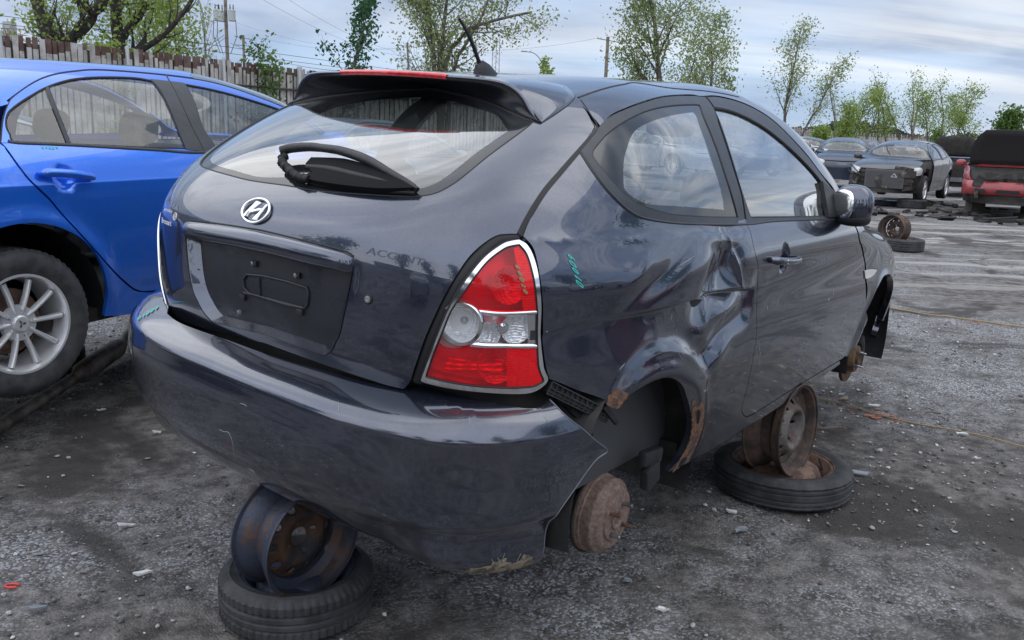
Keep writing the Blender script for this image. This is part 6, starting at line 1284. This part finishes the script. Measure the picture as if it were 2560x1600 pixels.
Yp=78; b0=at(575,300,Yp); t0_=at(560,-80,Yp); upole((b0.x,b0.y,0),t0_,.13,'nearest utility pole carrying grey transformer cans, upper left',cans=[(-.62,-4.2),(.62,-4.2),(-.30,-4.25)])
Yp=140; b1=at(616,300,Yp); t1_=at(608,88,Yp); upole((b1.x,b1.y,0),t1_,.18,'second utility pole with two crossarms and small transformers',arms=[(-.4,1.3,.4),(-1.5,1.2,.1)],cans=[(-.8,-5.2),(.8,-5.2)])
Yp=150; b2=at(1030,300,Yp); t2_=at(1018,106,Yp); upole((b2.x,b2.y,0),t2_,.16,'short leaning utility pole left of the tall multi-stemmed tree',arms=[(-.6,1.6,.3),(-2.6,1.6,.1)])
Yp=110; b3=at(1508,300,Yp); t3_=at(1520,92,Yp); upole((b3.x,b3.y,0),t3_,.19,'tall wooden utility pole with crossarm over the car roof',arms=[(-.4,1.25,.35)])
Yp=120; b4=at(2282,300,Yp); b4.z=0; upole(b4,at(2296,262,Yp),.13,'dark bare pole among the distant trees behind the far fence')
def lamp(base,pts,label,r=.07):
    base=Vector((base[0],base[1],0)); root=empty('street_lamp',base,label=label,cat='street lamp',group='curved street lamps'); P=[Vector((0,0,0))]+[Vector(p)-base for p in pts]; D=dens(np.array([p[:] for p in P]),.4); MB().tube([tuple(p) for p in D],list(np.linspace(r*1.3,r*.6,len(D))),10).build('mast',M_LP,root,True,60); d=(P[-1]-P[-2]).normalized(); e=P[-1]
    MB().box(e+d*.25,(.75,.26,.14),bev=.05).build('lamp_head',M_LP,root,True); return root
Y_=62; lamp(tb(517,Y_),[at(514,200,Y_),at(512,110,Y_),at(510,60,Y_),at(504,25,Y_),at(497,0,Y_),at(480,-30,Y_),at(440,-60,Y_)],'curved steel street lamp mast left of the transformer pole',.075)
Y_=115; lamp(tb(1362,Y_),[at(1362,220,Y_),at(1360,178,Y_),at(1354,156,Y_),at(1344,140,Y_),at(1330,131,Y_),at(1315,129,Y_)],'small curved street lamp showing above the car roof',.085)
# lattice tower
Y_=160; bt_=Vector(tb(1235,Y_)); root=empty('lattice_tower',bt_,label='thin lattice mast behind the tall multi-stemmed tree',cat='tower'); mb=MB(); hT=at(1235,95,Y_).z
for (sx_,sy_) in ((-.7,0),(.7,0),(0,.9)): mb.tube([(sx_,sy_,0),(sx_*.8,sy_*.8,hT)],.06,5)
for k in range(18): z=hT*k/18; z2=hT*(k+1)/18; s_=1 if k%2 else -1; mb.tube([(-.7*s_,0,z),(.7*s_,0,z2)],.035,4); mb.tube([(.7*s_,0,z),(0,.9,z2)],.035,4)
mb.build('lattice',M_LP,root); 
# floodlight mast with platform, far left
Y_=46; bt_=Vector(tb(45,Y_)); root=empty('platform_mast',bt_,label='grey mast with a boxed platform and railing at the far left edge',cat='mast'); zt=at(45,88,Y_).z
MB().tube([(0,0,0),(0,0,zt)],.22,14).build('mast',M_LP,root,True); MB().box((-.05,0,zt+.25),(.44,.5,.75),bev=.03).build('cabinet',M_CAN,root)
mb=MB()
for z in (zt-.25,zt+.02,zt+.28):
    mb.tube([(-.3,-.3,z),(.62,-.3,z),(.62,.3,z),(-.3,.3,z),(-.3,-.3,z)],.015,5)
for x in (-.3,0,.3,.62): mb.tube([(x,-.3,zt-.25),(x,-.3,zt+.28)],.015,5)
mb.build('railing',mat('rusty_railing',(.25,.12,.09),.7),root)
for i,(a,b,sg,lb) in enumerate(((at(588,55,140),at(1018,118,150),1.5,'upper wire between the second and the leaning pole'),(at(640,92,140),at(1040,115,150),1.2,'thin wire from the second pole towards the leaning pole'),(at(576,108,78),at(900,178,70),.6,'thick dark cable falling right from the transformer pole'),(at(560,88,78),at(300,150,60),.8,'cable falling left from the transformer pole to the trees'),(at(562,95,78),at(300,165,60),.8,'lower cable falling left from the transformer pole'),(at(1030,110,150),at(1495,95,110),1.2,'wire from the leaning pole to the tall wooden pole'),(at(650,-5,90),at(1010,140,150),1.,'faint upper wire crossing the sky left of the aerial'),(at(700,-15,90),at(1025,135,150),1.,'second faint wire crossing the sky left of the aerial'),(at(1545,97,110),at(1700,150,60),.4,'wire running from the tall pole into the poplar'),(at(-30,48,50),at(110,112,40),.2,'wire above the fence in the far left corner'))): wire(a,b,sg,lb,.02 if i in(2,3,4) else .013)
# ================================================================== OTHER CARS IN THE YARD
HL3=S2.on(dens(S2.on(np.array([(.50,3.36,.76),(.62,3.22,.80),(.76,2.98,.82),(.80,3.02,.68),(.72,3.2,.64),(.52,3.36,.66)])),.05,True)); TL3=S2.on(dens(S2.on(np.array([(.60,-.95,.93),(.74,-.80,.92),(.78,-.66,.86),(.79,-.70,.74),(.74,-.84,.72),(.60,-.95,.76)])),.05,True))
S2.disp=None
proto=[]
for k_ in (False,True):
    proto.append(S2.panel('headlight',HL3,mat('fogged_headlight',(.42,.44,.45),.15,coat=1,var=.2,vscale=9),blue,mode='f',res=.08,flange=.02,lift=.006,mirror=k_)); proto.append(S2.panel('tail_light',TL3,mat('tail_light_red',(.50,.015,.02),.12,coat=1),blue,mode='z',res=.08,flange=.02,lift=.006,mirror=k_))
def newpaint(nm,c,met=.4,r=.35): return mat(nm,c,r,met,coat=.8,var=.2,vscale=2.5,coatr=.12)
def car(label,px,py,yaw,pt,remove=(),wheels=True,raise_=0.,loc=None,name='wrecked_car',group='wrecked cars standing in the yard',cat='car'):
    p=Vector(loc) if loc is not None else ground(px,py); c=blue.copy(); COL.objects.link(c); c.name=name
    for k in ('label','category','group'): 
        if k in c: del c[k]
    tag(c,label,cat,group)
    for ch in list(blue.children):
        nm=ch.name.split('.')[0]
        if nm in remove or nm in('marker_number',): continue
        if nm=='road_wheel' and not wheels: continue
        q=copy_tree(ch,c)
    def sw(o):
        for ch in o.children:
            for sl in ch.material_slots:
                if sl.material==M_BLUE: sl.link='OBJECT'; sl.material=pt
                elif sl.material==M_TINT and False: pass
            sw(ch)
    sw(c)
    # pose: car frame y forward; yaw is heading clockwise from +Y
    c.matrix_world=Matrix.Translation((p.x,p.y,raise_-.0))@Matrix.Rotation(-yaw,4,'Z'); return c
def rm_marks(c):
    for ch in c.children:
        for g_ in list(ch.children):
            if g_.name.startswith('marker_number'): bpy.data.objects.remove(g_)
P_BLK=newpaint('faded_black_paint',(.055,.058,.065),.5); P_RED=newpaint('faded_red_paint',(.30,.035,.04),.1,.45); P_SIL=newpaint('silver_paint',(.22,.23,.25),.5); P_LB=newpaint('light_steel_blue_paint',(.10,.15,.24),.4); P_WHT=newpaint('white_paint',(.42,.43,.45),0,.4); P_PUR=newpaint('dark_violet_paint',(.05,.045,.10)); P_NAV=newpaint('navy_paint',(.02,.027,.055)); P_MAR=newpaint('maroon_paint',(.12,.02,.03)); P_TAN=newpaint('champagne_paint',(.30,.28,.24),.5)
CARS=[]
f_=lambda px,py,dy: ground(px,py)+Vector((0,0,0))
def place(front_px,front_py,yaw,ahead=3.4):
    """position so that the point `ahead` metres along the car's heading stands at the pixel"""
    p=ground(front_px,front_py); return Vector((p.x-math.sin(yaw)*ahead,p.y-math.cos(yaw)*ahead,0))
# black sedan, front towards us
yw=rad(180+22+13)
bk=car('black sedan facing the camera with its front bumper missing and radiator exposed',0,0,yw,P_BLK,remove=('front_bumper','front_wing'),loc=place(2196,516,yw,3.3),raise_=.10); CARS.append(bk)
def front_guts(c,seed,par_nm='engine_bay',rad_=True,z=.62,w_=.62):
    rg=random.Random(seed); mb=MB()
    for i in range(26): mb.box((rg.uniform(-w_,w_),3.42+rg.uniform(-.06,.06)-.2*0,z+rg.uniform(-.32,.14)),(rg.uniform(.05,.3),rg.uniform(.05,.2),rg.uniform(.04,.18)),Matrix.Rotation(rg.uniform(-.4,.4),3,'Y'))
    for i in range(10): a=Vector((rg.uniform(-w_,w_),3.46,z+rg.uniform(-.25,.15))); mb.tube([a,a+Vector((rg.uniform(-.2,.2),.05,rg.uniform(-.2,.1))),a+Vector((rg.uniform(-.4,.4),0,rg.uniform(-.3,.1)))],.015,5)
    mb.build(par_nm,mat('engine_clutter',(.04,.037,.036),.6,.3,col2=(.30,.25,.21),vscale=7,thr=(.5,.75)),c)
front_guts(bk,1)
mb=MB(); mb.box((-.10,3.50,.55),(.86,.03,.42),bev=.01); [mb.box((-.10,3.518,.37+.02*i),(.80,.006,.006)) for i in range(18)]; mb.build('radiator',mat('radiator_grey',(.10,.10,.105),.5,.4),bk)
mb=MB(); [mb.tube([a,b],.008,5) for a,b in (((-.37,3.53,.60),(-.31,3.53,.68)),((-.31,3.53,.68),(-.25,3.53,.60)),((-.25,3.53,.60),(-.37,3.53,.60)))]; mb.build('warning_triangle',M_SHARD,bk)
MB().tube([(.05,2.45,1.03),(.20,2.20,1.18),(.28,2.05,1.30)],.012,5).build('windscreen_wiper',M_RUB,bk)
# red car, bonnet up, wheels gone
yw=rad(180+27)
rd=car('red car with bonnet raised, bumper bar showing and no front wheels, at right edge',0,0,yw,P_RED,remove=('front_bumper','headlight','bonnet'),loc=place(2508,549,yw,3.3),raise_=.07,wheels=False); CARS.append(rd); front_guts(rd,2,z=.72)
def hood(c,ang,mt,hinge=2.45,z=.99,ln=1.15,w_=.78,nm='raised_bonnet'):
    R_=Matrix.Rotation(ang,3,'X'); V=[];Fc=[];n=9
    for lay in (0,.03):
        for i in range(n):
            x=-1+2*i/(n-1)
            for j in range(7): y=j/6; wv=w_*(1-.30*y**4); p=R_@Vector((x*wv,y*ln,lay+.05*(1-x*x)-.06*y*y)); V.append((p.x,hinge+p.y,z+p.z))
    for i in range(n-1):
        for j in range(6): a=i*7+j; Fc.append((a,a+7,a+8,a+1)); b_=a+n*7; Fc.append((b_,b_+1,b_+8,b_+7))
    for i in range(n-1): Fc.append((i*7+6,(i+1)*7+6,n*7+(i+1)*7+6,n*7+i*7+6)); Fc.append((i*7,n*7+i*7,n*7+(i+1)*7,(i+1)*7))
    for j in range(6): Fc.append((j,j+1,n*7+j+1,n*7+j)); k=(n-1)*7; Fc.append((k+j,n*7+k+j,n*7+k+j+1,k+j+1))
    return mesh(nm,V,Fc,mt,c)
hood(rd,rad(70),mat('bonnet_underside',(.018,.016,.017),.85,bump=.4,bscale=20),ln=.80)
mb=MB(); V=[];Fc=[]
for i in range(15):
    x=-.85+1.7*i/14; y=3.50-.28*abs(x/.85)**3
    for (dy,z) in ((-.05,.70),(.03,.69),(.07,.60),(.085,.52),(.06,.44),(-.03,.40)): V.append((x,y+dy,z))
for i in range(14):
    for k in range(5): Fc.append((i*6+k,(i+1)*6+k,(i+1)*6+k+1,i*6+k+1))
br=mesh('bumper_bar',V,Fc,P_RED,rd); mo_=br.modifiers.new('t','SOLIDIFY'); mo_.thickness=.02
mb=MB(); [mb.box((x,3.58-.28*abs(x/.85)**3-.02,.50),(w_,.06,.07)) for x,w_ in ((-.45,.30),(0,.42),(.45,.30))]; mb.build('bumper_openings',M_RUB,br)
for (x,y) in ((-.5,2.6),(.55,2.6)):
    p=rd.matrix_world@Vector((x,y,0)); 
    o_=MB().box((0,0,.22),(.30,.30,.34),bev=.02).box((0,0,.05),(.5,.42,.10),bev=.02).build('support_block',mat('oily_block',(.04,.036,.033),.8,var=.3,vscale=6),None,loc=(p.x,p.y,0)); tag(o_,'dark support block under the '+('right' if x<0 else 'left')+' front corner of the red car','block')
# light steel-blue sedan seen from behind, boot open
yw=rad(42); lb=car('pale steel-blue sedan seen from behind with boot lid open, between black and red cars',0,0,yw,P_LB,remove=('boot_lid','rear_bumper'),loc=place(2362,492,yw,-1.0),raise_=.05,wheels=False); CARS.append(lb)
hood(lb,rad(105),M_DARK,hinge=-.60,z=1.10,ln=.55,w_=.60,nm='open_boot_lid'); mb=MB(); mb.box((0,-.98,.45),(1.3,.08,.12)); mb.build('bumper_beam',P_SIL,lb)
mb=MB(); mb.box((0,-.75,.75),(1.1,.3,.5)); mb.build('boot_well',M_DARK,lb)
LB=[('navy sedan with its front door standing open, left of the black sedan',2100,470,rad(200),P_NAV,()),
 ('dark violet sedan whose roof shows behind the open-doored navy sedan',2165,408,rad(205),P_PUR,()),
 ('white sedan at the left, partly hidden by the door mirror pillar',2010,425,rad(150),P_WHT,()),
 ('champagne sedan whose raised tail shows behind the black sedan',2255,412,rad(20),P_TAN,()),
 ('white sedan far behind the steel-blue sedan',2400,398,rad(35),P_WHT,()),
 ('silver sedan far off beside the raised bonnet of the red car',2455,396,rad(40),P_SIL,()),
 ('silver sedan seen through the hatchback door window',1830,442,rad(160),P_SIL,()),
 ('white sedan seen through the hatchback quarter window',1640,440,rad(140),P_WHT,()),
 ('light blue sedan seen through the hatchback rear glass',1330,420,rad(150),P_LB,())]
for lb_,px,py,yw,pt,rmv in LB: CARS.append(car(lb_,0,0,yw,pt,loc=place(px,py,yw,1.2),raise_=.12))
# open door on the navy car
nv=CARS[3]; R_=Matrix.Rotation(rad(58),4,'Z'); 
dc_=[ch for ch in nv.children if ch.name.startswith('front_door')]
for ch in dc_[:1]: ch.matrix_local=Matrix.Translation((.85,2.1,0))@R_@Matrix.Translation((-.85,-2.1,0))
CARS.append(car('white sedan beyond the blue sedan, seen through its windows',0,0,rad(30),P_WHT,loc=(-6.4,8.2,0),raise_=.1))
CARS.append(car('silver sedan parked farther ahead in the row of the blue sedan',0,0,rad(35),P_SIL,loc=(-2.6,10.5,0),raise_=.1))
tk=ground(2130,340+0,0) if False else None
# raised tail gate in front of far trees at upper right, and dark raised lid
# cars across the aisle and behind the photographer (mirrored in the paint)
for lb_,x,y,yw,pt in (('maroon sedan across the aisle, mirrored in the hatchback door',9.0,4.6,rad(245),P_MAR),('white sedan across the aisle to the right',11.0,1.2,rad(262),P_WHT),('black sedan across the aisle behind the camera to the right',8.2,-2.6,rad(268),P_BLK),('red sedan behind the camera, mirrored in the bumper',2.6,-6.2,rad(20),P_RED),('navy sedan behind the camera at left',-1.2,-6.6,rad(30),P_NAV),('silver sedan behind the camera, leftmost of the row',-5.0,-5.4,rad(35),P_SIL),('black sedan left of the camera, mirrored in the tailgate',-7.2,.2,rad(36),P_BLK)):
    CARS.append(car(lb_,0,0,yw,pt,loc=(x,y,0),raise_=.10))
for c in CARS: rm_marks(c)
for o_ in proto: bpy.data.objects.remove(o_)
for i,(x,y,h_) in enumerate(((16,-14,8),(8,-20,9),(0,-23,10),(-9,-21,8),(-18,-16,9),(24,-4,8),(30,8,9),(-22,-4,9))):
    tree('yard_tree',(x,y,0),h_,'leafy tree behind the camera, '+['by the right fence corner','behind the red sedan','tallest at the rear','behind the silver sedan','at the rear left corner','right of the aisle','farthest right of the aisle','left of the blue sedan'][i],LF_G,nl=1500,ls=.3,spread=.36,ang=45,seed=80+i,bunch=.7,trunk=.18,first=.2,nb=(12,5,3),group='trees around the yard')
# wreckage heaps and loose tyres near the black and red cars
def heap(px,py,sx_,sy_,n,seed,label,name='scrap_pile'):
    rg=random.Random(seed); c=ground(px,py); root=MB()
    for i in range(n):
        x,y=rg.gauss(0,sx_),rg.gauss(0,sy_); s_=rg.uniform(.08,.32); root.box((x,y,rg.uniform(.0,.07)),(s_,s_*rg.uniform(.3,.8),rg.uniform(.02,.08)),Matrix.Rotation(rg.uniform(0,3),3,'Z')@Matrix.Rotation(rg.uniform(-.5,.5),3,'X'),bev=0)
        if i%3==0: a=Vector((x,y,.05)); root.tube([a,a+Vector((rg.uniform(-.3,.3),rg.uniform(-.2,.2),rg.uniform(.0,.1))),a+Vector((rg.uniform(-.6,.6),rg.uniform(-.3,.3),.03))],rg.uniform(.012,.035),6)
    o_=root.build(name,mat('oily_scrap',(.022,.021,.022),.6,.2,col2=(.14,.12,.11),vscale=4,thr=(.5,.8)),None,loc=c); return tag(o_,label,'scrap',kind='stuff')
for i,a in enumerate(((2300,516,1.2,.4,12,1,'dark scrap parts strewn between the black and red cars'),(2370,540,1.0,.35,10,2,'tangled scrap in front of the steel-blue sedan tail'),(2210,535,.9,.25,8,3,'broken bumper pieces under the nose of the black sedan'),(2450,548,1.0,.3,8,4,'oily scrap below the red car'),(2545,560,.3,.15,8,5,'small scrap piece at the right edge of the aisle'))): heap(*a)
p=ground(2278,520); flat_wheel((p.x,p.y,0),.32,.2,.2,'dark tyre lying flat in front of the black sedan','ribs',M_RIMB,name='loose_wheel',domed=False)
p=ground(2180,512); tag(MB().box((0,0,.06),(1.5,.30,.10),Matrix.Rotation(.1,3,'Z'),bev=.03).build('bumper_piece',newpaint('dull_blue_panel',(.05,.08,.14)),None,True,loc=p),'blue detached bumper lying under the nose of the black sedan','bumper')
